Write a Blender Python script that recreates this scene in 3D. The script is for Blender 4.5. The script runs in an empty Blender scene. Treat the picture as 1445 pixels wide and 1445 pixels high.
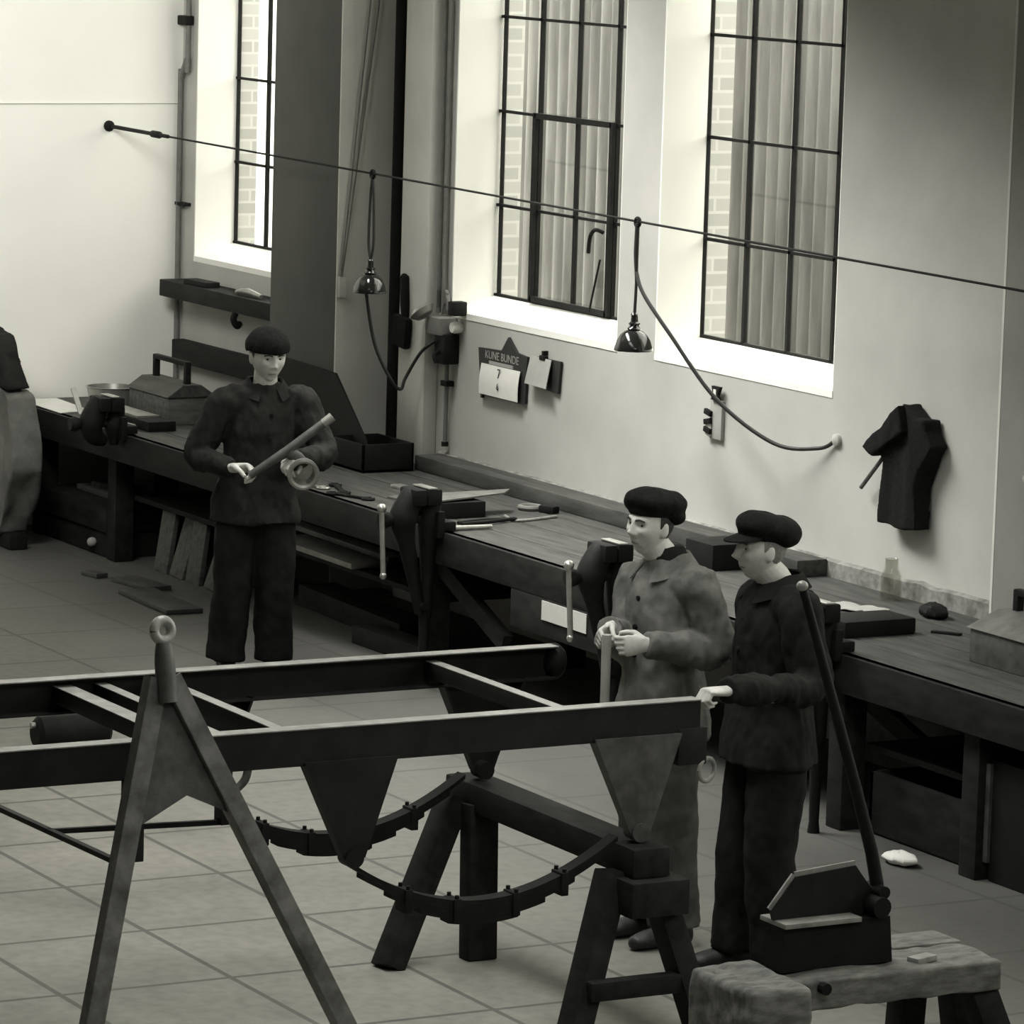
import bpy, bmesh, math, random
from mathutils import Vector, Matrix, noise
random.seed(7)
PI = math.pi
S = bpy.context.scene
COL = S.collection

# ------------------------------------------------------------------ camera, world, lights, exposure
cam_d = bpy.data.cameras.new('camera')
cam = bpy.data.objects.new('camera', cam_d)
COL.objects.link(cam)
cam_d.sensor_fit = 'HORIZONTAL'
cam_d.sensor_width = 36.0
cam_d.lens = 36.0 * 6200.0 / 1445.0
cam_d.clip_end = 200
cam_d.clip_start = 0.5
ex = Vector((0.4805, 0.8765, 0.0289)); ey = Vector((0.1390, -0.0436, -0.9893)); fw = ex.cross(ey)
ex.normalize(); fw.normalize(); ey = fw.cross(ex)
M = Matrix(((ex.x, -ey.x, -fw.x), (ex.y, -ey.y, -fw.y), (ex.z, -ey.z, -fw.z))).to_4x4()
M.translation = Vector((25.3, -11.55, 4.1))
cam.matrix_world = M
S.camera = cam

SKY = 6.0
w = bpy.data.worlds.new('sky'); S.world = w; w.use_nodes = True
nt = w.node_tree; nt.nodes.clear()
wo = nt.nodes.new('ShaderNodeOutputWorld'); bgn = nt.nodes.new('ShaderNodeBackground')
bgn.inputs[0].default_value = (1.0, 0.995, 0.945, 1); bgn.inputs[1].default_value = SKY
nt.links.new(bgn.outputs[0], wo.inputs[0])

def area(name, loc, direction, sx, sy, power=None, portal=False, spread=180):
    d = bpy.data.lights.new(name, 'AREA'); d.shape = 'RECTANGLE'; d.size = sx; d.size_y = sy
    d.color = (1.0, 0.995, 0.945)
    if power: d.energy = power
    o = bpy.data.objects.new(name, d); COL.objects.link(o)
    o.location = loc
    o.rotation_euler = Vector(direction).to_track_quat('-Z', 'Y').to_euler()
    d.spread = math.radians(spread)
    if portal: d.cycles.is_portal = True
    return o
WINS = [(0.22, 2.02), (3.67, 5.52), (5.91, 7.60), (10.4, 12.2), (12.7, 14.5), (15.0, 16.8)]
for i, (a, b) in enumerate(WINS):
    area('window_portal', ((a + b) / 2, 0.46, 3.05), (0, -1, 0), b - a, 2.75, portal=True)
area('yard_portal', (2.0, 6.0, 5.4), (0, 0, -1), 24, 11, portal=True)
area('fill_far', (4.8, -4.4, 4.6), (-1, 0.12, -0.22), 2.4, 1.0, 165, spread=112)  # unseen lamp, added to brighten the left wall
area('fill_mid', (6.0, -2.4, 5.15), (0.25, 0.42, -1), 4.6, 0.8, 195, spread=74)  # unseen lamp added for the lower wall, side taken from the jacket's shadow
area('fill_near', (11.0, -4.6, 5.15), (0, -0.12, -1), 5.0, 2.0, 225, spread=140)  # unseen lamp, added overhead to brighten the foreground floor
area('fill_right', (17.0, -4.5, 5.15), (-0.6, 0, -1), 3.0, 3.0, 130)  # unseen lamp, added for the drawbar faces turned towards it

S.view_settings.view_transform = 'Standard'
try: S.view_settings.look = 'None'
except Exception: pass
S.view_settings.exposure = 0.0
S.view_settings.gamma = 1.0
S.view_settings.use_curve_mapping = False

# ------------------------------------------------------------------ materials (a toned black and white photograph)
def tint(v): return (v, v * 0.992, v * 0.93, 1)
MATS = {}
def mat(name, v, rough=0.7, var=0.0, scale=6.0, metal=0.0, bump=0.0, v2=None, stretch=(1, 1, 1), spec=0.4, detail=6.0):
    if name in MATS: return MATS[name]
    m = bpy.data.materials.new(name); m.use_nodes = True
    n = m.node_tree; b = n.nodes['Principled BSDF']
    b.inputs['Roughness'].default_value = rough; b.inputs['Metallic'].default_value = metal
    b.inputs['Specular IOR Level'].default_value = spec
    b.inputs['Base Color'].default_value = tint(v)
    if var or bump or v2 is not None:
        tc = n.nodes.new('ShaderNodeTexCoord'); mp = n.nodes.new('ShaderNodeMapping')
        mp.inputs['Scale'].default_value = stretch
        nz = n.nodes.new('ShaderNodeTexNoise'); nz.inputs['Scale'].default_value = scale
        nz.inputs['Detail'].default_value = detail; nz.inputs['Roughness'].default_value = 0.6
        n.links.new(tc.outputs['Object'], mp.inputs[0]); n.links.new(mp.outputs[0], nz.inputs['Vector'])
        r = n.nodes.new('ShaderNodeValToRGB')
        lo = v * (1 - var) if v2 is None else v2
        r.color_ramp.elements[0].position = 0.32; r.color_ramp.elements[0].color = tint(lo)
        r.color_ramp.elements[1].position = 0.68; r.color_ramp.elements[1].color = tint(min(1, v * (1 + (var if v2 is None else 0))))
        n.links.new(nz.outputs['Fac'], r.inputs[0]); n.links.new(r.outputs[0], b.inputs['Base Color'])
        if bump:
            bp = n.nodes.new('ShaderNodeBump'); bp.inputs['Strength'].default_value = bump; bp.inputs['Distance'].default_value = 0.01
            n.links.new(nz.outputs['Fac'], bp.inputs['Height']); n.links.new(bp.outputs[0], b.inputs['Normal'])
    MATS[name] = m
    return m

plaster = mat('grey_limewash', 0.45, 0.9, 0.10, 1.3, bump=0.15, spec=0.1)
plaster_dark = mat('shaded_plaster', 0.11, 0.85, 0.10, 1.6, bump=0.1, spec=0.1)
white = mat('white_limewash', 0.86, 0.9, 0.02, 2.0, spec=0.1)
whitewall = mat('white_wall', 0.84, 0.9, 0.03, 0.9, spec=0.1)
ceil_m = mat('ceiling_paint', 0.5, 0.9)
steel_d = mat('dark_steel', 0.014, 0.6, 0.35, 9, spec=0.2)
steel_flange = mat('worn_lit_steel', 0.24, 0.4, 0.3, 14, spec=0.6)
steel_l = mat('bright_steel', 0.45, 0.35, 0.15, 20, metal=0.8)
rusty = mat('mill_scale_steel', 0.065, 0.55, 0.45, 14, spec=0.5)
iron = mat('black_iron', 0.010, 0.65, 0.3, 10, spec=0.15)
enamel = mat('black_enamel', 0.012, 0.12, spec=0.7)
wood_top = mat('worn_bench_wood', 0.085, 0.65, 0, 5, v2=0.035, stretch=(0.6, 4, 4), bump=0.1, spec=0.25)
wood_d = mat('dark_oiled_wood', 0.018, 0.7, 0.4, 6, stretch=(1, 3, 3), bump=0.1, spec=0.12)
wood_m = mat('old_wood', 0.13, 0.75, 0, 7, v2=0.06, stretch=(4, 1, 4), bump=0.2, spec=0.3)
wood_w = mat('battered_wood', 0.22, 0.75, 0, 9, v2=0.08, stretch=(3, 1, 3), bump=0.3, spec=0.2)
wood_l = mat('pale_wood', 0.36, 0.6, 0.2, 8, spec=0.3)
plaster_l = mat('lit_plaster', 0.62, 0.9, 0.08, 1.6, bump=0.12, spec=0.1)
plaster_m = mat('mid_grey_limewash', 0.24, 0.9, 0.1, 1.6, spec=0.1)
angle_m = mat('worn_angle_iron', 0.13, 0.55, 0.5, 10, spec=0.3)
lip_m = mat('lips', 0.24, 0.5)
dull = mat('dull_sheet', 0.13, 0.5, 0.3, 12, spec=0.4)
dull_d = mat('oily_plate', 0.06, 0.5, 0.3, 12, spec=0.4)
paper = mat('paper', 0.72, 0.8, 0.05, 9, spec=0.1)
card_m = mat('soiled_card', 0.5, 0.8, 0.06, 9, spec=0.1)
paper_g = mat('grey_paper', 0.36, 0.8, 0.08, 9, spec=0.1)
print_b = mat('printed_black', 0.02, 0.6)
conduit_m = mat('grey_conduit', 0.16, 0.6, 0.2, 12)
rubber = mat('black_rubber', 0.02, 0.6)
skin = mat('skin', 0.58, 0.55, 0.10, 30, spec=0.35)
hair_m = mat('dark_hair', 0.03, 0.6, 0.4, 90, spec=0.3)
hair_f = mat('fair_hair', 0.20, 0.6, 0.3, 90, spec=0.3)
cap_m = mat('black_wool', 0.012, 0.95, 0.3, 60, bump=0.2, spec=0.1)
denim_l = mat('faded_denim', 0.19, 0.9, 0, 9, v2=0.09, bump=0.15, spec=0.1)
denim_m = mat('dusty_trouser_cloth', 0.10, 0.9, 0, 8, v2=0.05, bump=0.15, spec=0.1)
cloth_d = mat('dark_work_cloth', 0.016, 0.95, 0.35, 10, bump=0.15, spec=0.1)
cloth_k = mat('charcoal_work_cloth', 0.026, 0.95, 0.4, 9, bump=0.15, spec=0.1)
cloth_p = mat('pale_apron_cloth', 0.17, 0.95, 0, 5, v2=0.08, bump=0.15, spec=0.1)
leather = mat('black_leather', 0.015, 0.5)
eye_w = mat('eye_white', 0.3, 0.4); eye_d = mat('eye_dark', 0.02, 0.2)  # eye white darkened: shadow of the sockets put into its colour
brass = mat('dull_tin', 0.34, 0.35, 0.2, 14, metal=0.6)
masonry = mat('rough_masonry', 0.30, 0.95, 0, 14, v2=0.12, bump=0.5, spec=0.1)
yard = mat('yard_ground', 0.35, 0.95, 0.1, 3)

def floor_material():
    m = bpy.data.materials.new('stone_floor'); m.use_nodes = True
    n = m.node_tree; b = n.nodes['Principled BSDF']; b.inputs['Roughness'].default_value = 0.62
    b.inputs['Specular IOR Level'].default_value = 0.35
    tc = n.nodes.new('ShaderNodeTexCoord')
    def noise_n(scale, det, lo, hi, c0, c1):
        z = n.nodes.new('ShaderNodeTexNoise'); z.inputs['Scale'].default_value = scale; z.inputs['Detail'].default_value = det
        n.links.new(tc.outputs['Object'], z.inputs['Vector'])
        r = n.nodes.new('ShaderNodeValToRGB'); r.color_ramp.elements[0].position = lo; r.color_ramp.elements[1].position = hi
        r.color_ramp.elements[0].color = tint(c0); r.color_ramp.elements[1].color = tint(c1)
        n.links.new(z.outputs['Fac'], r.inputs[0]); return r, z
    r1, z1 = noise_n(1.1, 8, 0.3, 0.7, 0.19, 0.32)
    r2, z2 = noise_n(16, 6, 0.25, 0.6, 0.78, 1.0)
    mul = n.nodes.new('ShaderNodeMixRGB'); mul.blend_type = 'MULTIPLY'; mul.inputs[0].default_value = 1
    n.links.new(r1.outputs[0], mul.inputs[1]); n.links.new(r2.outputs[0], mul.inputs[2])
    sep = n.nodes.new('ShaderNodeSeparateXYZ'); n.links.new(tc.outputs['Object'], sep.inputs[0])
    # a darker band along the bench, with a ragged edge
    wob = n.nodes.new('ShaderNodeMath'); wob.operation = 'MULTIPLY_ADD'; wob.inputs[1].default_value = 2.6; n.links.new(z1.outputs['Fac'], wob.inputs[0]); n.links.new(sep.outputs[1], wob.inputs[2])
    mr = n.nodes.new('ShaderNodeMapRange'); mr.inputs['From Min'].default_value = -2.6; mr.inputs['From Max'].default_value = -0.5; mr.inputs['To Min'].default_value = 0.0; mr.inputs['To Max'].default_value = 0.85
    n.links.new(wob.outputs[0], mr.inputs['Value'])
    dark_band = n.nodes.new('ShaderNodeMixRGB'); n.links.new(mr.outputs[0], dark_band.inputs[0]); n.links.new(mul.outputs[0], dark_band.inputs[1]); dark_band.inputs[2].default_value = tint(0.07)
    mul = dark_band
    def joint(sock, pitch, off, wd):
        a = n.nodes.new('ShaderNodeMath'); a.operation = 'SUBTRACT'; a.inputs[1].default_value = off; n.links.new(sock, a.inputs[0])
        d = n.nodes.new('ShaderNodeMath'); d.operation = 'DIVIDE'; d.inputs[1].default_value = pitch; n.links.new(a.outputs[0], d.inputs[0])
        f = n.nodes.new('ShaderNodeMath'); f.operation = 'FRACT'; n.links.new(d.outputs[0], f.inputs[0])
        c = n.nodes.new('ShaderNodeMath'); c.operation = 'LESS_THAN'; c.inputs[1].default_value = wd / pitch; n.links.new(f.outputs[0], c.inputs[0])
        return c
    j1 = joint(sep.outputs[0], 0.792, 10.0 - 0.792 * 20, 0.025)
    j2 = joint(sep.outputs[1], 0.689, -3.991 - 0.689 * 30, 0.024)
    mx = n.nodes.new('ShaderNodeMath'); mx.operation = 'MAXIMUM'; n.links.new(j1.outputs[0], mx.inputs[0]); n.links.new(j2.outputs[0], mx.inputs[1])
    jf = n.nodes.new('ShaderNodeMath'); jf.operation = 'MULTIPLY'; jf.inputs[1].default_value = 0.8; n.links.new(mx.outputs[0], jf.inputs[0])
    mix = n.nodes.new('ShaderNodeMixRGB'); n.links.new(jf.outputs[0], mix.inputs[0]); n.links.new(mul.outputs[0], mix.inputs[1])
    mix.inputs[2].default_value = tint(0.07)
    n.links.new(mix.outputs[0], b.inputs['Base Color'])
    bp = n.nodes.new('ShaderNodeBump'); bp.inputs['Strength'].default_value = 0.15; bp.inputs['Distance'].default_value = 0.01
    n.links.new(z2.outputs['Fac'], bp.inputs['Height']); n.links.new(bp.outputs[0], b.inputs['Normal'])
    return m

def brick_material():
    m = bpy.data.materials.new('outside_brick'); m.use_nodes = True
    n = m.node_tree; b = n.nodes['Principled BSDF']; b.inputs['Roughness'].default_value = 0.9
    tc = n.nodes.new('ShaderNodeTexCoord'); mp = n.nodes.new('ShaderNodeMapping'); mp.inputs['Rotation'].default_value = (PI / 2, 0, 0)
    sep = n.nodes.new('ShaderNodeSeparateXYZ'); cmb = n.nodes.new('ShaderNodeCombineXYZ')
    ad = n.nodes.new('ShaderNodeMath'); ad.operation = 'ADD'
    n.links.new(tc.outputs['Object'], sep.inputs[0]); n.links.new(sep.outputs[0], ad.inputs[0]); n.links.new(sep.outputs[1], ad.inputs[1])
    n.links.new(ad.outputs[0], cmb.inputs[0]); n.links.new(sep.outputs[2], cmb.inputs[1])
    br = n.nodes.new('ShaderNodeTexBrick'); br.inputs['Scale'].default_value = 1
    br.inputs['Brick Width'].default_value = 0.24; br.inputs['Row Height'].default_value = 0.078; br.inputs['Mortar Size'].default_value = 0.008
    br.inputs['Color1'].default_value = tint(0.52); br.inputs['Color2'].default_value = tint(0.40); br.inputs['Mortar'].default_value = tint(0.6)
    n.links.new(cmb.outputs[0], br.inputs['Vector']); n.links.new(br.outputs['Color'], b.inputs['Base Color'])
    return m

def fence_material():
    m = mat('weathered_sheet', 0.24, 0.8, 0, 3.0, v2=0.10, stretch=(6, 1, 0.35), spec=0.2)
    return m

def glass_material(name, tintv=0.95, gloss=0.05):
    m = bpy.data.materials.new(name); m.use_nodes = True
    n = m.node_tree; n.nodes.clear()
    o = n.nodes.new('ShaderNodeOutputMaterial'); t = n.nodes.new('ShaderNodeBsdfTransparent'); g = n.nodes.new('ShaderNodeBsdfGlossy')
    t.inputs[0].default_value = (tintv, tintv, tintv * 0.97, 1); g.inputs['Roughness'].default_value = 0.05
    mx = n.nodes.new('ShaderNodeMixShader'); mx.inputs[0].default_value = gloss
    n.links.new(t.outputs[0], mx.inputs[1]); n.links.new(g.outputs[0], mx.inputs[2]); n.links.new(mx.outputs[0], o.inputs[0])
    return m
glass = glass_material('window_glass'); jar_glass = glass_material('jar_glass', 0.86)

# ------------------------------------------------------------------ mesh helpers
BASE = {}
def V(*a): return Vector(a[0]) if len(a) == 1 else Vector(a)

class MB:
    def __init__(s): s.bm = bmesh.new()
    def _new(s, fn, bevel=0, seg=2):
        t = bmesh.new(); fn(t)
        if bevel:
            bmesh.ops.bevel(t, geom=[e for e in t.edges], offset=bevel, segments=seg, profile=0.6, affect='EDGES')
        me = bpy.data.meshes.new('tmp'); t.to_mesh(me); t.free(); s.bm.from_mesh(me); bpy.data.meshes.remove(me)
        return s
    def bx(s, x0, x1, y0, y1, z0, z1, bevel=0):
        def fn(t):
            bmesh.ops.create_cube(t, size=1, matrix=Matrix.Translation(((x0 + x1) / 2, (y0 + y1) / 2, (z0 + z1) / 2)) @ Matrix.Diagonal((abs(x1 - x0), abs(y1 - y0), abs(z1 - z0), 1)))
        return s._new(fn, bevel)
    def rbox(s, c, size, rot=(0, 0, 0), bevel=0):
        from mathutils import Euler
        R = Euler(rot).to_matrix().to_4x4()
        def fn(t):
            bmesh.ops.create_cube(t, size=1, matrix=Matrix.Translation(c) @ R @ Matrix.Diagonal((*size, 1)))
        return s._new(fn, bevel)
    def beam(s, p, q, w, h, up=(0, 0, 1), bevel=0):
        p, q = V(p), V(q); d = q - p; L = d.length; d.normalize()
        side = d.cross(V(up))
        if side.length < 1e-4: side = d.cross(V((1, 0, 0)))
        side.normalize(); u = side.cross(d)
        mt = Matrix(((side.x, d.x, u.x), (side.y, d.y, u.y), (side.z, d.z, u.z))).to_4x4(); mt.translation = (p + q) / 2
        def fn(t): bmesh.ops.create_cube(t, size=1, matrix=mt @ Matrix.Diagonal((w, L, h, 1)))
        return s._new(fn, bevel)
    def rings(s, rings, cap=True):
        t = s.bm; vs = [[t.verts.new(p) for p in r] for r in rings]; n = len(vs[0])
        for a, b in zip(vs, vs[1:]):
            for i in range(n): t.faces.new((a[i], a[(i + 1) % n], b[(i + 1) % n], b[i]))
        if cap:
            t.faces.new(list(reversed(vs[0]))); t.faces.new(vs[-1])
        return s
    def tube(s, pts, r, seg=10, flat=None, smooth=0, cap=True, round_end=False):
        pts = [V(p) for p in pts]
        rs = list(r) if hasattr(r, '__len__') else [r] * len(pts)
        if smooth:
            np_, nr = [], []
            for i in range(len(pts) - 1):
                p0 = pts[max(i - 1, 0)]; p1 = pts[i]; p2 = pts[i + 1]; p3 = pts[min(i + 2, len(pts) - 1)]
                for k in range(smooth):
                    u = k / smooth
                    np_.append(0.5 * ((2 * p1) + (p2 - p0) * u + (2 * p0 - 5 * p1 + 4 * p2 - p3) * u * u + (3 * p1 - p0 - 3 * p2 + p3) * u ** 3))
                    nr.append(rs[i] * (1 - u) + rs[i + 1] * u)
            np_.append(pts[-1]); nr.append(rs[-1]); pts, rs = np_, nr
        if round_end:
            d0 = (pts[0] - pts[1]).normalized(); d1 = (pts[-1] - pts[-2]).normalized()
            a = [(pts[0] + d0 * rs[0] * math.sin(x), rs[0] * math.cos(x)) for x in (1.4, 0.9, 0.45)]
            b = [(pts[-1] + d1 * rs[-1] * math.sin(x), rs[-1] * math.cos(x)) for x in (0.45, 0.9, 1.4)]
            pts = [x[0] for x in a] + pts + [x[0] for x in b]; rs = [x[1] for x in a] + rs + [x[1] for x in b]
        out = []; prev = None
        for i, p in enumerate(pts):
            d = (pts[min(i + 1, len(pts) - 1)] - pts[max(i - 1, 0)]).normalized()
            if prev is None:
                ref = V((0, 0, 1)) if abs(d.z) < 0.9 else V((1, 0, 0))
                u = d.cross(ref).normalized()
            else:
                u = (prev - d * prev.dot(d)).normalized()
            prev = u; v = d.cross(u)
            out.append([p + (u * math.cos(2 * PI * k / seg) + v * math.sin(2 * PI * k / seg)) * rs[i] for k in range(seg)])
        return s.rings(out, cap)
    def cyl(s, p, q, r, seg=20): return s.tube([p, q], r, seg)
    def lathe(s, prof, c, axis=(0, 0, 1), seg=28, cap=True):
        a = V(axis).normalized(); ref = V((1, 0, 0)) if abs(a.x) < 0.9 else V((0, 1, 0))
        u = a.cross(ref).normalized(); v = a.cross(u); c = V(c)
        return s.rings([[c + a * h + (u * math.cos(2 * PI * k / seg) + v * math.sin(2 * PI * k / seg)) * max(r, 1e-4) for k in range(seg)] for r, h in prof], cap)
    def prism(s, poly, d):
        d = V(d); poly = [V(p) for p in poly]
        return s.rings([poly, [p + d for p in poly]])
    def ell(s, c, r, rot=None, seg=24):
        mt = Matrix.Translation(c) @ (rot.to_4x4() if rot else Matrix()) @ Matrix.Diagonal((*r, 1))
        bmesh.ops.create_uvsphere(s.bm, u_segments=seg, v_segments=seg * 2 // 3, radius=1, matrix=mt); return s
    def torus(s, c, axis, R, r, seg=28, sec=10, a0=0, a1=2 * PI):
        a = V(axis).normalized(); ref = V((0, 0, 1)) if abs(a.z) < 0.9 else V((1, 0, 0))
        u = a.cross(ref).normalized(); v = a.cross(u)
        pts = [V(c) + (u * math.cos(a0 + (a1 - a0) * k / seg) + v * math.sin(a0 + (a1 - a0) * k / seg)) * R for k in range(seg + 1)]
        return s.tube(pts, r, sec, cap=abs(a1 - a0 - 2 * PI) > 1e-3)
    def remesh(s, voxel, it=2, fac=0.5):
        bmesh.ops.recalc_face_normals(s.bm, faces=s.bm.faces[:])
        me = bpy.data.meshes.new('tmp'); s.bm.to_mesh(me); s.bm.free()
        o = bpy.data.objects.new('tmp', me); COL.objects.link(o)
        m = o.modifiers.new('r', 'REMESH'); m.mode = 'VOXEL'; m.voxel_size = voxel
        if it:
            q = o.modifiers.new('s', 'SMOOTH'); q.iterations = it; q.factor = fac
        dg = bpy.context.evaluated_depsgraph_get()
        em = bpy.data.meshes.new_from_object(o.evaluated_get(dg))
        s.bm = bmesh.new(); s.bm.from_mesh(em)
        bpy.data.objects.remove(o); bpy.data.meshes.remove(me); bpy.data.meshes.remove(em)
        return s
    def wrinkle(s, amp, freq, stretch=(1, 1, 1), seed=0):
        s.bm.normal_update()
        st = V(stretch)
        for v in s.bm.verts:
            p = V((v.co.x * st.x, v.co.y * st.y, v.co.z * st.z)) * freq + V((seed * 7.3, seed * 3.1, seed))
            k = noise.noise(p) + 0.5 * noise.noise(p * 2.1)
            v.co += v.normal * (amp * k)
        return s
    def build(s, name, m, parent=None, sharp=35, label=None, cat=None, group=None, kind=None):
        if s.bm.faces: bmesh.ops.recalc_face_normals(s.bm, faces=s.bm.faces[:])
        me = bpy.data.meshes.new(name)
        if parent is not None: base = BASE[parent.name]
        else:
            if kind == 'structure': base = Vector((0, 0, 0))
            else:
                xs = [v.co for v in s.bm.verts]
                base = Vector(((min(p.x for p in xs) + max(p.x for p in xs)) / 2, (min(p.y for p in xs) + max(p.y for p in xs)) / 2, min(p.z for p in xs)))
        for v in s.bm.verts: v.co -= base
        s.bm.to_mesh(me); s.bm.free()
        for p in me.polygons: p.use_smooth = True
        me.set_sharp_from_angle(angle=math.radians(sharp))
        me.materials.append(m)
        o = bpy.data.objects.new(name, me); COL.objects.link(o)
        if parent is not None: o.parent = parent
        else: o.location = base
        BASE[o.name] = base
        tag(o, label, cat, group, kind)
        return o

def tag(o, label=None, cat=None, group=None, kind=None):
    if label: o['label'] = label
    if cat: o['category'] = cat
    if group: o['group'] = group
    if kind: o['kind'] = kind

def thing(name, label, cat, loc, group=None, kind=None):
    o = bpy.data.objects.new(name, None); COL.objects.link(o); o.location = loc; o.empty_display_size = 0.1
    BASE[o.name] = Vector(loc); tag(o, label, cat, group, kind); return o

def copy_tree(o, parent=None):
    c = o.copy(); COL.objects.link(c); BASE[c.name] = BASE[o.name].copy()
    if parent is not None: c.parent = parent
    for ch in list(o.children): copy_tree(ch, c)
    return c
def text_curve(body, size):
    cu = bpy.data.curves.new('t', 'FONT'); cu.body = body; cu.size = size; cu.extrude = 0.0005; cu.align_x = 'CENTER'; cu.align_y = 'CENTER'
    o = bpy.data.objects.new('t', cu); COL.objects.link(o)
    dg = bpy.context.evaluated_depsgraph_get(); me = bpy.data.meshes.new_from_object(o.evaluated_get(dg))
    bpy.data.objects.remove(o); return me
# ------------------------------------------------------------------ the room
ZC = 5.2
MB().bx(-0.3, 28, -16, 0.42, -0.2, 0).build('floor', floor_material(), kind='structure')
def wall_with_openings(name, y0, y1, m, ops, z0=1.68, z1=4.42, xa=-0.3, xb=28):
    b = MB(); x = xa
    for a, c in ops:
        b.bx(x, a, y0, y1, 0, ZC); b.bx(a, c, y0, y1, 0, z0); b.bx(a, c, y0, y1, z1, ZC); x = c
    b.bx(x, xb, y0, y1, 0, ZC)
    return b.build(name, m, kind='structure')
wall_with_openings('wall_back', 0, 0.28, plaster, WINS)
wall_with_openings('wall_outer', 0.28, 0.42, brick_material(), [(a + 0.0, b) for a, b in WINS], z0=1.74)
MB().bx(-0.3, 0, -16, 0, 0, ZC).build('wall_left', whitewall, kind='structure')
MB().bx(28, 28.3, -16, 0.42, 0, ZC).build('wall_right', plaster, kind='structure')
MB().bx(-0.3, 28.3, -16.3, -16, 0, ZC).build('wall_front', plaster, kind='structure')
MB().bx(-0.3, 28.3, -16.3, 0.42, ZC, ZC + 0.2).build('ceiling', ceil_m, kind='structure')
# whitewashed linings of the window reveals: jambs, sloping sill
for i, (a, c) in enumerate(WINS):
    b = MB(); t = 0.012
    b.bx(a, a + t, -0.002, 0.27, 1.68, 4.42); b.bx(c - t, c, 0.004, 0.27, 1.68, 4.42); b.bx(a, c, -0.002, 0.27, 4.42 - t, 4.42)
    b.prism([(a, -0.004, 1.66), (a, 0.27, 1.66), (a, 0.27, 1.775), (a, -0.004, 1.695)], (c - a, 0, 0))
    b.build('trim_%d' % (i + 1), white, kind='structure')
# windows
def window(i, a, c, casement=None):
    n = 4; x0 = a + 0.05; pitch = (c - 0.05 - x0) / n
    if i < 3: x0, pitch = [(0.25, 0.44), (3.72, 0.4225), (5.92, 0.415)][i]
    rt = thing('window_%d' % (i + 1), None, None, ((a + c) / 2, 0.27, 1.77), kind='structure')
    zs = [1.78, 2.285, 2.81, 3.335, 3.86, 4.385]
    b = MB(); y = 0.272
    for k in range(n + 1):
        r = 0.010 if 0 < k < n else 0.005
        b.bx(x0 + k * pitch - r, x0 + k * pitch + r, y - 0.012, y + 0.012, zs[0], 4.41)
    for z in zs: b.bx(a + 0.012, c - 0.012, y - 0.012, y + 0.012, z - 0.008, z + 0.008)
    b.build('frame', iron, rt)
    MB().bx(a + 0.012, c - 0.012, y - 0.003, y + 0.003, zs[0], 4.4).build('pane', glass, rt)
    if casement:
        xa, xb, za, zb = casement
        b = MB(); yy = y - 0.03
        for x in (xa, xb): b.bx(x - 0.016, x + 0.016, yy - 0.012, yy + 0.01, za - 0.016, zb + 0.016)
        for z in (za, zb): b.bx(xa, xb, yy - 0.012, yy + 0.01, z - 0.016, z + 0.016)
        cs = b.build('casement', iron, rt)
        MB().tube([(xb - 0.01, yy - 0.03, 2.235), (xb - 0.03, yy - 0.07, 2.25), (xb - 0.075, yy - 0.075, 2.21), (xb - 0.10, yy - 0.07, 2.12)], 0.011, 8, smooth=5).build('handle', iron, cs)
        MB().tube([(xb - 0.04, yy - 0.03, 2.09), (xb - 0.12, yy - 0.03, 1.86), (xb - 0.14, yy - 0.03, 1.8)], 0.006, 8, smooth=3).build('stay', iron, cs)
for i, (a, c) in enumerate(WINS):
    window(i, a, c, (3.72 + 0.4225, 3.72 + 3 * 0.4225, 1.80, 2.81) if i == 1 else None)
# pilasters
MB().bx(2.03, 2.90, -0.34, 0, 0, ZC, bevel=0.015).build('trim_7', plaster_dark, kind='structure')  # dark front: shade away from the windows is put into its colour
MB().bx(2.88, 2.905, -0.338, 0.0, 0, ZC).build('trim_8', plaster_l, kind='structure')  # pale side face: light from the right is put into its colour
MB().bx(3.20, 3.53, -0.09, 0, 0, ZC, bevel=0.02).build('trim_9', plaster_l, kind='structure')  # raised tone: light on this pilaster is put into its colour
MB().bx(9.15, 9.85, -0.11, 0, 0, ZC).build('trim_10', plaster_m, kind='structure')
MB().prism([(9.075, 0, 0), (9.15, 0, 0), (9.152, -0.112, 0), (9.135, -0.112, 0), (9.10, -0.085, 0)], (0, 0, ZC)).build('trim_12', plaster_l, kind='structure')  # pale edge strip: light caught from the left is put into its colour
# a rough masonry footing shows under the plaster above the bench
b = MB(); n = 90; xs = [3.6 + k * (13.5 - 3.6) / n for k in range(n + 1)]
top = [0.885 + 0.012 * noise.noise(V((x * 6, 0, 0))) + 0.008 * noise.noise(V((x * 22, 3, 0))) for x in xs]
b.rings([[(x, -0.03, 0.5), (x, -0.03, t - 0.01), (x, -0.005, t), (x, 0.0, t), (x, 0.0, 0.5)] for x, t in zip(xs, top)])
b.build('trim_11', masonry, kind='structure')
# yard outside: corrugated fence, white yard wall, ground
b = MB(); nx = 900; r0, r1 = [], []
xs = [-2.8 + k * 13.8 / nx for k in range(nx + 1)]
ys = [3.0 + 0.035 * math.sin(2 * PI * x / 0.14) for x in xs]
b.rings([[(x, y, -0.2), (x, y, 3.5), (x, y + 0.008, 3.5), (x, y + 0.008, -0.2)] for x, y in zip(xs, ys)])
b.build('corrugated_fence', fence_material(), label='weathered corrugated sheet fence standing close outside the windows', cat='fence', sharp=60)
MB().bx(-22, -3.0, 6.4, 6.6, -0.2, 3.4).build('yard_wall', white, label='pale yard wall outside beyond the far left window', cat='wall')
MB().bx(-30, 40, 0.42, 40, -0.3, -0.2).build('ground', yard, kind='structure')
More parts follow.
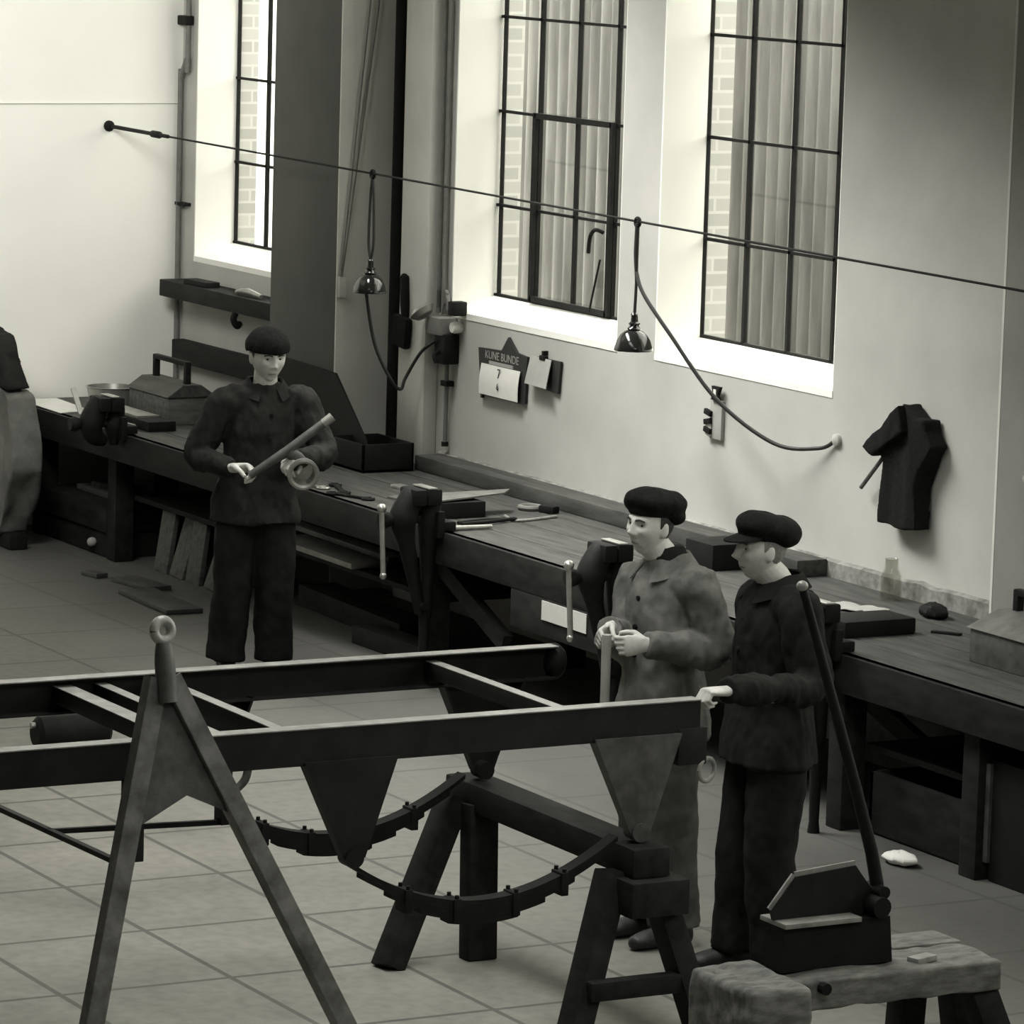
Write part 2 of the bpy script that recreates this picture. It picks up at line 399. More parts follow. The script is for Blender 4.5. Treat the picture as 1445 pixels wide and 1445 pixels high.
# pipes on the back wall
rt = thing('conduit_pipe', 'thin dark conduit running down the wall corner with a clamp', 'pipe', (0.06, -0.03, 1.5))
MB().tube([(0.135, -0.03, 5.15), (0.135, -0.03, 3.0), (0.12, -0.03, 2.92), (0.045, -0.03, 2.80), (0.035, -0.03, 2.7), (0.04, -0.03, 0.9)], 0.017, 10, smooth=4).build('pipe', conduit_m, rt)
MB().bx(0.03, 0.16, -0.06, 0, 3.13, 3.19, bevel=0.01).build('clamp', iron, rt)
MB().bx(0.01, 0.16, -0.045, 0, 2.00, 2.02).build('clamp', iron, rt)
rt = thing('conduit_pipe', 'twin conduits running down beside the middle window to the socket box', 'pipe', (3.60, -0.03, 1.7))
for x in (3.575, 3.625):
    MB().tube([(x, -0.03, 5.15), (x, -0.03, 1.95), (x - 0.0 if x < 3.6 else x + 0.05, -0.03, 1.80), (x if x < 3.6 else x + 0.06, -0.03, 1.70)], 0.013, 8, smooth=3).build('pipe', conduit_m, rt)
rt = thing('conduit_pipe', 'short conduit below the socket box, ending with a cap above the bench', 'pipe', (3.68, -0.03, 0.95))
MB().tube([(3.69, -0.03, 1.40), (3.69, -0.03, 0.95)], 0.013, 8).build('pipe', conduit_m, rt)
MB().bx(3.655, 3.725, -0.05, 0, 1.27, 1.30).build('clamp', iron, rt)
MB().cyl((3.69, -0.03, 0.955), (3.69, -0.03, 0.93), 0.02).build('end_cap', iron, rt)
rt = thing('socket_box', 'cluttered dark socket and switch box on the wall where the conduits end', 'socket', (3.70, -0.1, 1.38))
MB().bx(3.60, 3.76, -0.12, 0, 1.56, 1.66, bevel=0.015).build('junction_box', conduit_m, rt)
MB().lathe([(0.0, -0.01), (0.05, 0), (0.075, 0.03), (0.06, 0.05), (0, 0.055)], (3.60, -0.13, 1.66), (-0.5, -0.3, 0.7)).build('cover', brass, rt)
MB().bx(3.66, 3.78, -0.10, 0, 1.40, 1.57, bevel=0.012).build('switch', iron, rt)
MB().bx(3.79, 3.86, -0.09, 0, 1.68, 1.76, bevel=0.01).build('socket', iron, rt)
MB().lathe([(0.0, 0), (0.03, 0), (0.035, 0.04), (0.028, 0.06), (0, 0.06)], (3.79, 0.0, 1.61), (0, -1, 0)).build('socket', white, rt)
MB().tube([(3.72, -0.10, 1.47), (3.74, -0.14, 1.45), (3.75, -0.13, 1.41)], 0.012, 8, smooth=4).build('switch_lever', iron, rt)
MB().tube([(3.09, -0.05, 5.15), (3.09, -0.05, 0.89)], 0.042, 16).build('dark_upright', iron, label='black vertical tube in the recess between the two pilasters', cat='pipe')  # dark upright tube filling the recess between the pilasters
rt = thing('hand_brush', 'dark bench brush with long handle hanging on the narrow pilaster', 'brush', (3.32, -0.12, 1.45))
MB().tube([(3.30, -0.105, 1.86), (3.30, -0.105, 1.84), (3.31, -0.105, 1.70), (3.315, -0.105, 1.62)], [0.016, 0.028, 0.03, 0.024], 12, smooth=4).build('handle', iron, rt)
MB().rbox((3.30, -0.12, 1.54), (0.17, 0.05, 0.18), (0, 0.12, 0), 0.02).build('brush_head', cap_m, rt)
MB().cyl((3.30, -0.09, 1.85), (3.30, -0.14, 1.85), 0.006, 8).build('nail', iron, rt)
# pull cords in front of the far pilaster
rt = thing('pull_cord', 'pair of thin cords slanting down the far pilaster to a small cleat', 'cord', (2.93, -0.32, 1.75))
MB().tube([(2.93, -0.09, 5.15), (2.93, -0.18, 3.35), (2.925, -0.325, 1.80)], 0.005, 6).build('cord', conduit_m, rt)
MB().tube([(2.93, -0.04, 5.15), (2.93, -0.125, 3.35), (2.925, -0.315, 1.82)], 0.005, 6).build('cord', conduit_m, rt)
MB().bx(2.90, 2.94, -0.335, -0.29, 1.70, 1.82, bevel=0.006).build('cleat', plaster, rt)

# ------------------------------------------------------------------ wire with two lamps
YW = -0.5
def wz(x): return 2.495 - 0.0095 * x
rt = thing('tension_wire', 'taut dark wire stretched along the wall from left wall with turnbuckle', 'wire', (0.0, YW, 2.49))
MB().tube([(0.0, YW, wz(0)), (13.6, YW, wz(13.6))], 0.006, 8).build('wire', iron, rt)
MB().tube([(0.0, YW, wz(0)), (0.9, YW, wz(0.9))], [0.013, 0.012], 8).build('anchor_rod', iron, rt)
MB().lathe([(0.012, -0.07), (0.022, -0.05), (0.022, 0.05), (0.012, 0.07)], (0.72, YW, wz(0.72)), (1, 0, -0.01), 12).build('turnbuckle', iron, rt)
MB().lathe([(0.035, 0), (0.035, 0.012), (0.018, 0.02), (0.018, 0.05)], (0.0, YW, wz(0)), (1, 0, 0), 12).build('wall_plate', iron, rt)
MB().tube([(0.012, -0.02, 2.64), (0.012, -4.0, 2.63)], 0.004, 6).build('wall_cable', whitewall, label='thin pale cable running level across the white left wall', cat='cable')

def lamp(x, zs, label, cable, loops):
    z0 = wz(x); rt = thing('pendant_lamp', label, 'lamp', (x, YW, zs), 'pendant lamps on the wire')
    k = 0.64
    prof = [(r * k, h * k) for r, h in ((0.150, 0.0), (0.152, 0.006), (0.146, 0.035), (0.132, 0.08), (0.108, 0.12), (0.075, 0.15), (0.045, 0.162), (0.038, 0.17), (0.034, 0.18))]
    inner = [(max(r - 0.006, 0.02), h - 0.004 if h > 0.01 else h) for r, h in reversed(prof)]
    MB().lathe(prof + inner, (x, YW, zs), (0, 0, 1), 40, cap=False).build('lamp_shade', enamel, rt)
    MB().lathe([(r * k, h * k) for r, h in ((0.052, 0.165), (0.055, 0.172), (0.040, 0.185), (0.036, 0.20), (0.046, 0.205), (0.044, 0.215), (0.03, 0.225), (0.026, 0.275), (0.03, 0.28), (0.022, 0.292), (0.01, 0.30))], (x, YW, zs), (0, 0, 1), 24).build('socket', enamel, rt)
    MB().ell((x, YW, zs + 0.05), (0.026, 0.026, 0.04), seg=16).build('bulb', paper_g, rt)
    if loops:
        for s in (-1, 1):
            MB().tube([(x + s * 0.004, YW, zs + 0.188), (x + s * 0.03, YW, zs + 0.29), (x + s * 0.018, YW, z0 - 0.12), (x, YW, z0 - 0.01)], 0.008, 8, smooth=6).build('cord', rubber, rt)
    else:
        MB().tube([(x, YW, zs + 0.188), (x + 0.006, YW, z0 - 0.3), (x - 0.004, YW, z0 - 0.16), (x, YW, z0 - 0.01)], [0.008, 0.008, 0.013, 0.012], 8, smooth=6).build('cord', rubber, rt)
    MB().torus((x, YW, z0 - 0.004), (0, 1, 0), 0.02, 0.010, 16, 8).build('hook', iron, rt)
    MB().tube(cable, 0.010, 8, smooth=8).build('cable', rubber, rt)
lamp(3.64, 1.80, 'black enamel pendant lamp beside the far pilaster, left of the two', [(3.645, YW, 1.86), (3.60, YW, 1.84), (3.56, YW + 0.02, 1.78), (3.56, YW + 0.08, 1.50), (3.62, -0.34, 1.30), (3.56, -0.25, 1.245), (3.50, -0.19, 1.30), (3.58, -0.14, 1.45), (3.70, -0.11, 1.53)], True)
lamp(6.54, 1.79, 'black enamel pendant lamp in front of the pier between the two right windows', [(6.545, YW, 2.18), (6.62, YW, 2.08), (6.80, -0.45, 1.90), (7.05, -0.32, 1.60), (7.32, -0.15, 1.41), (7.55, -0.04, 1.41), (7.66, -0.015, 1.46)], False)
MB().lathe([(0.03, 0), (0.03, 0.02), (0.012, 0.03)], (7.665, 0.0, 1.465), (0, -1, 0), 14).build('cable_outlet', plaster, label='small round outlet on wall where the right lamp cable ends', cat='socket')
# ------------------------------------------------------------------ the long workbench
rt = thing('workbench', 'long dark wooden workbench running the whole length of the window wall', 'workbench', (6.5, -0.6, 0))
b = MB()
for k, (ya, yb) in enumerate(((-1.15, -0.88), (-0.875, -0.60), (-0.595, -0.32), (-0.315, -0.03))):
    b.bx(0.02, 13.6, ya, yb, 0.735, 0.80, bevel=0.006)
b.build('worktop', wood_top, rt)
MB().bx(0.02, 13.6, -1.165, -1.10, 0.63, 0.80, bevel=0.008).build('apron', wood_d, rt)
for x in (0.35, 1.50, 5.52, 9.42, 10.45, 13.2):
    MB().bx(x - 0.06, x + 0.06, -1.10, -0.98, 0, 0.735, bevel=0.008).build('leg', wood_d, rt)
    MB().bx(x - 0.06, x + 0.06, -0.28, -0.16, 0, 0.735, bevel=0.008).build('leg', wood_d, rt)
MB().bx(1.56, 5.46, -0.98, -0.20, 0.37, 0.40, bevel=0.004).build('shelf', wood_d, rt)
MB().beam((5.52, -1.04, 0.62), (6.3, -1.04, 0.30), 0.05, 0.09).build('brace', wood_d, rt)
MB().beam((8.15, -0.35, 0.50), (9.42, -0.35, 0.10), 0.05, 0.09).build('brace', wood_d, rt)
MB().bx(9.48, 10.39, -0.98, -0.20, 0.36, 0.39, bevel=0.004).build('shelf', wood_d, rt)
MB().bx(3.66, 7.66, -0.205, -0.03, 0.80, 0.885, bevel=0.01).build('timber_beam', wood_top, label='heavy timber beam lying on the bench along the foot of the wall', cat='beam')
# planks and odds and ends under the bench
def plank(p, q, w, h, m, label, group=None, name='plank'):
    return MB().beam(p, q, w, h, bevel=0.004).build(name, m, label=label, cat='plank', group=group)
plank((3.0, -0.62, 0.416), (4.35, -0.66, 0.416), 0.10, 0.03, wood_l, 'narrow pale plank on the shelf under the bench, nearer the wall', 'planks under the bench')
plank((3.45, -0.88, 0.416), (4.50, -0.90, 0.416), 0.22, 0.03, wood_l, 'wide pale plank on the shelf under the bench, behind the left man', 'planks under the bench')
plank((3.3, -0.62, 0.06), (4.7, -0.70, 0.06), 0.22, 0.12, wood_d, 'thick timber on the floor under the bench beside the left man', 'planks under the bench')
plank((4.5, -0.92, 0.05), (5.4, -0.90, 0.05), 0.16, 0.10, wood_d, 'shorter timber on the floor under the bench near the middle leg', 'planks under the bench')
plank((8.0, -0.115, 0.17), (9.1, -0.115, 0.17), 0.02, 0.34, cloth_p, 'pale panel standing for the lit wall under the right part of the bench', None, 'sheet')  # pale panel added in place of the lit wall below the bench
for k, (x, h, tilt, lab) in enumerate(((1.98, 0.40, 0.05, 'leftmost of four upright boards under the bench'), (2.20, 0.36, 0.09, 'second upright board from left under the bench'), (2.43, 0.38, 0.04, 'third upright board from left under the bench'), (2.68, 0.34, 0.10, 'rightmost of four upright boards under the bench, beside the left man'))):
    MB().beam((x, -0.98, 0.002), (x + 0.02, -0.98 + tilt, h - 0.02), 0.18, 0.03, up=(0, 1, 0), bevel=0.003).build('board', wood_m, label=lab, cat='board', group='upright boards under the bench')
rt = thing('crate', 'low dark wooden crate on the floor under the far left bench end', 'crate', (0.9, -0.9, 0))
MB().bx(0.42, 1.42, -1.08, -0.55, 0.0, 0.15, bevel=0.01).build('bottom_tier', wood_d, rt)
MB().bx(0.40, 1.43, -1.10, -0.55, 0.155, 0.31, bevel=0.01).build('top_tier', wood_d, rt)
MB().ell((1.22, -1.10, 0.075), (0.03, 0.03, 0.028)).build('knob', paper_g, rt)
MB().bx(0.62, 1.30, -0.95, -0.65, 0.31, 0.345, bevel=0.01).rbox((0.9, -0.8, 0.36), (0.35, 0.12, 0.03), (0, 0, 0.3), 0.005).build('lid', wood_m, rt)
rt = thing('chest', 'dark metal chest under the right bench with a light edge strip', 'chest', (10.9, -0.75, 0))
MB().bx(10.53, 11.4, -1.05, -0.45, 0, 0.52, bevel=0.015).build('body', iron, rt)
MB().bx(10.515, 10.545, -1.065, -1.04, 0.08, 0.5).build('edge_strip', rusty, rt)
rt = thing('crate', 'dark open crate under the bench behind the shear, near the right leg', 'crate', (9.75, -0.8, 0))
b = MB()
for a in ((9.55, 10.3, -1.0, -0.97), (9.55, 10.3, -0.5, -0.47), (9.55, 9.58, -1.0, -0.47), (10.27, 10.3, -1.0, -0.47)): b.bx(a[0], a[1], a[2], a[3], 0.01, 0.28, bevel=0.004)
b.build('side', wood_d, rt); MB().bx(9.56, 10.29, -0.99, -0.48, 0.0, 0.02).build('base', wood_d, rt)
def crumple(c, r, m, name, label, cat, seed=1, amp=0.25):
    b = MB().ell(c, r, seg=20)
    for v in b.bm.verts:
        p = (v.co - V(c)); v.co += p * amp * noise.noise(p.normalized() * 2.2 + V((seed, 0, 0)))
    z0 = min(v.co.z for v in b.bm.verts)
    return b.build(name, m, label=label, cat=cat, sharp=25)
crumple((10.13, -1.22, 0.028), (0.10, 0.06, 0.028), paper, 'crumpled_paper', 'crumpled scrap of white paper on the dark floor below the right bench', 'paper', 3)
for k, (x, y, a, sx, sy, lab) in enumerate(((2.40, -1.30, 0.1, 0.42, 0.16, 'smaller flat steel offcut on the floor left of the left man'), (3.0, -1.45, -0.05, 0.75, 0.22, 'larger flat steel offcut on the floor at the left man, nearest'), (2.0, -1.42, 0.2, 0.16, 0.08, 'tiny steel offcut on floor by the far bench leg'))):
    MB().rbox((x, y, 0.015), (sx, sy, 0.028), (0, 0, a), 0.004).build('steel_offcut', dull_d, label=lab, cat='offcut', group='steel offcuts on the floor')

# ------------------------------------------------------------------ leg vices
def vice(x, label, leg=True):
    rt = thing('leg_vice', label, 'vice', (x, -1.25, 0), 'leg vices along the bench front')
    b = MB()
    zl = 0.36 if leg else 0.74
    b.tube([(x, -1.215, zl), (x, -1.215, 0.60 if leg else 0.78), (x, -1.215, 0.86), (x, -1.20, 0.95), (x, -1.22, 1.0)], [0.028, 0.036, 0.06, 0.05, 0.05], 12, smooth=4)
    b.rbox((x, -1.225, 0.985), (0.18, 0.085, 0.085), (0, 0, 0), 0.015).rbox((x, -1.18, 0.84), (0.16, 0.04, 0.14), (0, 0, 0), 0.01)
    b.rbox((x, -1.14, 0.83), (0.14, 0.10, 0.05), (0, 0, 0), 0.01)
    b.build('fixed_jaw', iron, rt)
    b = MB()
    b.tube([(x, -1.25, 0.38), (x, -1.29, 0.55), (x, -1.34, 0.75), (x, -1.36, 0.87), (x, -1.325, 0.96), (x, -1.30, 1.0)] if leg else [(x, -1.27, 0.76), (x, -1.34, 0.80), (x, -1.36, 0.87), (x, -1.325, 0.96), (x, -1.30, 1.0)], ([0.028, 0.034, 0.045] if leg else [0.03, 0.06]) + [0.075, 0.065, 0.055], 12, smooth=5)
    b.rbox((x, -1.305, 0.985), (0.18, 0.07, 0.085), (0, 0, 0), 0.015)
    b.build('moving_jaw', iron, rt)
    MB().bx(x - 0.088, x + 0.088, -1.265, -1.215, 1.026, 1.034, bevel=0.002).build('jaw_plate', steel_l, rt)
    MB().cyl((x, -1.15, 0.87), (x, -1.47, 0.87), 0.026).lathe([(0, -0.03), (0.035, -0.03), (0.045, 0), (0.035, 0.03), (0, 0.03)], (x, -1.465, 0.87), (0, 1, 0)).build('screw', iron, rt)
    if not leg: return rt
    h = MB().tube([(x + 0.03, -1.50, 0.925), (x + 0.065, -1.50, 0.60)], 0.0135, 10)
    h.ell((x + 0.03, -1.50, 0.935), (0.026, 0.026, 0.024), seg=14).ell((x + 0.065, -1.50, 0.595), (0.018, 0.018, 0.02), seg=12)
    h.build('handle', steel_l, rt)
    if leg: MB().tube([(x, -1.225, 0.40), (x, -1.225, 0.05), (x, -1.225, 0.0)], [0.03, 0.022, 0.028], 12).build('leg', iron, rt)
    if leg: MB().cyl((x - 0.05, -1.25, 0.42), (x + 0.05, -1.25, 0.42), 0.02, 12).build('pivot', iron, rt)
    return rt
vice(1.78, 'black vice farthest left on the bench front, below the toolbox', False)
vice(5.76, 'black leg vice left of the bench middle, near the left man')
vice(7.68, 'black leg vice in front of the bench beside the man in pale jacket')
vice(9.46, 'black leg vice behind the man with the peaked cap')

# ------------------------------------------------------------------ things on the bench
def gable_box(name, x0, x1, y0, y1, h, hg, hh, label, mbody, mlid, hx0, hx1):
    rt = thing(name, label, 'toolbox', ((x0 + x1) / 2, (y0 + y1) / 2, 0.8))
    z = 0.80; ym = (y0 + y1) / 2
    MB().bx(x0, x1, y0, y1, z, z + h, bevel=0.008).build('body', mbody, rt)
    MB().prism([(x0 - 0.012, y0 - 0.012, z + h), (x0 - 0.012, y1 + 0.012, z + h), (x0 - 0.012, ym + 0.06, z + hg), (x0 - 0.012, ym - 0.06, z + hg)], (x1 - x0 + 0.024, 0, 0)).build('lid', mlid, rt)
    hd = MB().beam((hx0, ym, z + hh), (hx1, ym, z + hh), 0.035, 0.03, bevel=0.006)
    for x in (hx0 + 0.015, hx1 - 0.015): hd.bx(x - 0.018, x + 0.018, ym - 0.018, ym + 0.018, z + hg - 0.005, z + hh + 0.012, bevel=0.004)
    hd.build('handle', iron, rt)
    return rt
t = gable_box('toolbox', 0.92, 1.50, -0.74, -0.44, 0.17, 0.24, 0.36, 'wooden toolbox with arched bar handle on the far left end of the bench', wood_m, wood_top, 0.97, 1.45)
gable_box('toolbox', 9.86, 10.8, -0.72, -0.30, 0.15, 0.22, 0.30, 'large mottled metal toolbox with bar handle on the bench at right edge', rusty, dull, 9.90, 10.75)
# far left odds
MB().prism([(0.06, -1.12, 0.801), (0.78, -1.13, 0.801), (0.70, -0.90, 0.801), (0.08, -0.86, 0.801)], (0, 0, 0.004)).build('pale_sheet', paper, label='white patch standing for glare on the far left end of the bench', cat='paper')  # white patch added in place of the glare on the worktop
MB().lathe([(0, 0), (0.12, 0), (0.15, 0.13), (0.16, 0.135), (0.145, 0.135), (0.115, 0.012), (0, 0.012)], (0.60, -0.72, 0.80)).build('tin_bowl', brass, label='round grey tin with a bright rim beside the far toolbox', cat='tin')
b = MB().bx(0.85, 1.75, -0.98, -0.80, 0.80, 0.86, bevel=0.006)
b.build('steel_block', iron, label='long black steel block lying on the bench in front of the far toolbox', cat='block')
MB().bx(0.95, 1.55, -0.96, -0.82, 0.86, 0.872).build('steel_strip', steel_l, label='bright steel strip lying on the long black block', cat='strip')
MB().beam((0.87, -1.03, 0.80), (0.62, -0.98, 0.93), 0.03, 0.012).build('file_tool', wood_l, label='pale stick propped at the far left bench edge', cat='stick')
MB().rbox((1.52, -1.06, 0.82), (0.26, 0.07, 0.035), (0, 0, 0.1), 0.006).build('flat_bar', steel_flange, label='short flat bar on bench just right of the far left vice', cat='bar')
# shelf and bands below the far left window
rt = thing('wall_shelf', 'dark narrow shelf on the wall under the far left window', 'shelf', (0.9, -0.1, 1.43))
MB().bx(0.14, 2.02, -0.20, 0, 1.44, 1.545, bevel=0.008).build('board', wood_d, rt)
MB().tube([(1.25, -0.19, 1.44), (1.25, -0.205, 1.40), (1.25, -0.18, 1.36), (1.22, -0.15, 1.37)], 0.02, 10, smooth=4).build('bracket', iron, rt)
MB().rbox((0.62, -0.13, 1.562), (0.30, 0.10, 0.034), (0, 0, 0.05), 0.006).build('plane_tool', iron, label='black block tool lying at left on the wall shelf', cat='tool')
MB().tube([(1.15, -0.14, 1.56), (1.30, -0.14, 1.575), (1.50, -0.14, 1.562)], [0.012, 0.022, 0.012], 10, smooth=4).build('oil_can', brass, label='small shiny tool lying at right on the wall shelf', cat='tool')
MB().bx(0.10, 2.02, -0.09, 0, 1.02, 1.16, bevel=0.01).build('wall_rail', wood_d, label='dark broad rail board on the wall behind the far toolbox', cat='board')
# black sheet leaning on the far pilaster
MB().prism([(2.20, -0.36, 1.29), (2.50, -0.36, 1.285), (3.00, -0.37, 1.275), (3.46, -0.40, 0.945), (3.52, -0.42, 0.805), (2.20, -0.42, 0.805)], (0, -0.012, 0)).build('steel_sheet', iron, label='black steel sheet with one sloping corner leaning on the far pilaster', cat='sheet')
# middle of bench
rt = thing('tin_box', 'black square box on the bench below the narrow pilaster', 'box', (3.55, -0.38, 0.8))
b = MB(); x0, x1, y0, y1 = 3.28, 3.72, -0.56, -0.24
for a in ((x0, x1, y0, y0 + .015), (x0, x1, y1 - .015, y1), (x0, x0 + .015, y0, y1), (x1 - .015, x1, y0, y1)): b.bx(a[0], a[1], a[2], a[3], 0.80, 0.96, bevel=0.003)
b.build('body', iron, rt); MB().bx(x0, x1, y0, y1, 0.80, 0.815).build('base', iron, rt)
MB().rbox((4.47, -0.615, 0.81), (0.40, 0.07, 0.02), (0, 0, 0.1), 0.003).build('steel_strip', steel_l, label='short bright strip lying on the bench in front of the black box', cat='strip')
rt = thing('steel_block', 'black rectangular block on the bench behind the left-middle vice', 'block', (5.30, -0.87, 0.8))
MB().bx(5.22, 5.42, -1.03, -0.70, 0.80, 0.885, bevel=0.006).build('body', iron, rt)
MB().prism([(5.15, -1.0, 0.89), (5.42, -0.99, 0.89), (5.34, -0.55, 0.905), (5.22, -0.45, 0.905)], (0, 0, 0.008)).build('sheet_metal_offcut', dull, label='pale sheet metal offcut lying across the black block', cat='sheet')
MB().tube([(5.79, -1.12, 0.815), (5.80, -0.87, 0.815)], [0.014, 0.011], 10).build('steel_rod', steel_l, label='bright steel rod on the bench edge right of the left-middle vice', cat='rod')
b = MB()
for s in (-1, 1): b.tube([(5.60 + s * 0.01, -0.62, 0.815), (5.62 - s * 0.03, -0.80, 0.815), (5.66 - s * 0.02, -0.98, 0.815)], 0.010, 8, smooth=4)
b.build('tongs', iron, label='pair of black tongs on bench beyond the bright rod', cat='tongs')
MB().tube([(5.45, -0.60, 0.808), (5.62, -0.62, 0.808), (5.55, -0.35, 0.808)], 0.008, 8, smooth=6).build('bent_rod', steel_flange, label='thin bent rod on the bench behind the black block', cat='rod')
MB().torus((5.25, -0.34, 0.815), (0, 0, 1), 0.055, 0.014, 24, 8).build('wire_coil', conduit_m, label='small coil of wire on the bench near the timber beam', cat='coil')
MB().rbox((5.38, -0.30, 0.82), (0.10, 0.06, 0.04), (0, 0, 0.4), 0.01).build('clamp_tool', iron, label='small black clamp on the bench right of the wire coil', cat='clamp')
for k, (x, y, a, l, lab) in enumerate(((4.05, -1.08, 0.2, 0.34, 'spanner nearest the left man on the bench edge'), (4.28, -0.98, -0.3, 0.30, 'dark spanner lying behind the first one, beside left man'), (4.55, -1.05, 0.35, 0.26, 'small spanner on the bench nearest the left-middle vice'))):
    c, s_ = math.cos(a), math.sin(a)
    b = MB().rbox((x, y, 0.808), (l, 0.028, 0.012), (0, 0, a), 0.003)
    for q in (-1, 1): b.torus((x + q * c * l / 2, y + q * s_ * l / 2, 0.808), (0, 0, 1), 0.03, 0.009, 14, 6, 0.6, 5.6)
    b.build('spanner', steel_l if k == 0 else iron, label=lab, cat='spanner', group='spanners on the bench')
MB().rbox((4.78, -0.78, 0.805), (0.34, 0.12, 0.01), (0, 0, 0.2), 0.002).build('sheet_metal_offcut', dull, label='thin flat offcut on the bench between spanners and black block', cat='sheet')
MB().bx(7.10, 7.36, -0.50, -0.26, 0.80, 0.93, bevel=0.012).build('iron_block', iron, label='black iron block on the bench left of the peaked cap', cat='block')
# right part of bench
rt = thing('steel_block', 'long black iron block on the bench behind the rightmost vice', 'block', (9.1, -0.75, 0.8))
MB().bx(8.96, 9.20, -0.93, -0.55, 0.80, 0.875, bevel=0.012).rbox((9.05, -0.99, 0.84), (0.12, 0.14, 0.075), (0.2, 0, 0), 0.01).build('body', iron, rt)
for k, (x, y, a, lab) in enumerate(((8.55, -0.45, 0.3, 'crumpled pale paper on bench, left of the glass jar'), (8.87, -0.56, -0.2, 'crumpled pale paper on bench, nearest the long black block'))):
    b = MB(); n = 8
    g = [[V((x + (i / n - .5) * 0.28 * math.cos(a) - (j / n - .5) * 0.16 * math.sin(a), y + (i / n - .5) * 0.28 * math.sin(a) + (j / n - .5) * 0.16 * math.cos(a), 0.812 + 0.018 * noise.noise(V((i * .5, j * .5, k * 9))))) for i in range(n + 1)] for j in range(n + 1)]
    b.rings([[p for p in r] + [p + V((0, 0, 0.003)) for p in reversed(r)] for r in g])
    b.build('pale_sheet', paper_g, label=lab, cat='paper', group='papers on the bench')
MB().lathe([(0.045, 0.0), (0.05, 0.01), (0.05, 0.11), (0.033, 0.15), (0.030, 0.19), (0.034, 0.195), (0.029, 0.195), (0.026, 0.15), (0.044, 0.108), (0.044, 0.012), (0, 0.012), (0, 0)], (8.36, -0.13, 0.80), cap=False).build('glass_bottle', jar_glass, label='clear glass bottle standing on the bench against the wall', cat='bottle')
crumple((8.85, -0.22, 0.832), (0.085, 0.06, 0.036), iron, 'rag', 'small black rag on the bench left of the large toolbox', 'rag', 5)
MB().rbox((9.25, -0.42, 0.806), (0.14, 0.03, 0.012), (0, 0, 0.6), 0.002).build('file_tool', iron, label='short black file on the bench in front of the black rag', cat='file')

# ------------------------------------------------------------------ things on the wall
rt = thing('wall_calendar', 'tear-off wall calendar with a black lettered header under the middle window', 'calendar', (4.32, -0.02, 1.28))
MB().prism([(4.036, -0.004, 1.526), (4.30, -0.004, 1.535), (4.374, -0.004, 1.617), (4.474, -0.004, 1.54), (4.594, -0.004, 1.530), (4.58, -0.004, 1.275), (4.55, -0.004, 1.268), (4.095, -0.004, 1.268), (4.09, -0.004, 1.25), (4.075, -0.004, 1.25)], (0, -0.016, 0)).build('backing', print_b, rt)
b = MB(); n = 14
r0 = []
for k in range(n + 1):
    u = k / n; z = 1.445 - u * 0.168; y = -0.022 - 0.006 * math.sin(u * PI) - 0.012 * u
    r0.append([V((4.085, y, z)), V((4.535, y - 0.004, z)), V((4.535, y - 0.007, z)), V((4.085, y - 0.003, z))])
b.rings(r0); pg = b.build('page', paper, rt)
MB().bx(4.17, 4.44, -0.024, -0.02, 1.448, 1.466).build('strip', paper_g, rt)
def letters(body, size, c, m, parent, name='lettering'):
    me = text_curve(body, size); b = MB(); b.bm.from_mesh(me); bpy.data.meshes.remove(me)
    R = Matrix.Translation(c) @ Matrix.Rotation(PI / 2, 4, 'X')
    bmesh.ops.transform(b.bm, matrix=R, verts=b.bm.verts[:])
    return b.build(name, m, parent)
letters('KUNE BUNDE', 0.062, (4.31, -0.0215, 1.496), paper_g, rt)
letters('7', 0.075, (4.31, -0.0385, 1.405), print_b, pg, 'numeral')
letters('6', 0.055, (4.31, -0.0445, 1.335), print_b, pg, 'numeral')
rt = thing('clipboard', 'small clipboard with grey sheet hanging right of the calendar', 'clipboard', (4.79, -0.02, 1.38))
MB().prism([(4.68, -0.004, 1.545), (4.96, -0.004, 1.545), (4.94, -0.004, 1.37), (4.66, -0.004, 1.385)], (0, -0.014, 0)).build('board', print_b, rt)
MB().prism([(4.645, -0.024, 1.548), (4.875, -0.024, 1.545), (4.875, -0.055, 1.39), (4.63, -0.05, 1.395)], (0, -0.004, 0)).build('sheet', paper_g, rt)
MB().bx(4.75, 4.81, -0.035, -0.01, 1.535, 1.56, bevel=0.004).bx(4.77, 4.79, -0.03, 0, 1.56, 1.585).build('clip', iron, rt)
rt = thing('wall_bracket', 'small wall bracket with a dark clip and paper tags under the right window', 'bracket', (6.55, -0.03, 1.3))
MB().bx(6.51, 6.62, -0.022, 0, 1.33, 1.53, bevel=0.004).build('plate', paper_g, rt)
MB().prism([(6.535, -0.02, 1.53), (6.615, -0.02, 1.53), (6.60, -0.02, 1.56), (6.62, -0.02, 1.60), (6.54, -0.02, 1.60), (6.555, -0.02, 1.56)], (0, -0.018, 0)).build('clip', iron, rt)
MB().bx(6.565, 6.59, -0.042, -0.038, 1.545, 1.585).build('tag', paper, rt)
b = MB()
for k, z in enumerate((1.46, 1.415, 1.37)): b.rbox((6.505, -0.03, z), (0.06, 0.02, 0.028), (0, 0.2 * (-1) ** k, 0), 0.004)
b.build('hook', iron, rt)
MB().bx(6.47, 6.53, -0.028, -0.024, 1.34, 1.40).build('tag', paper, rt)
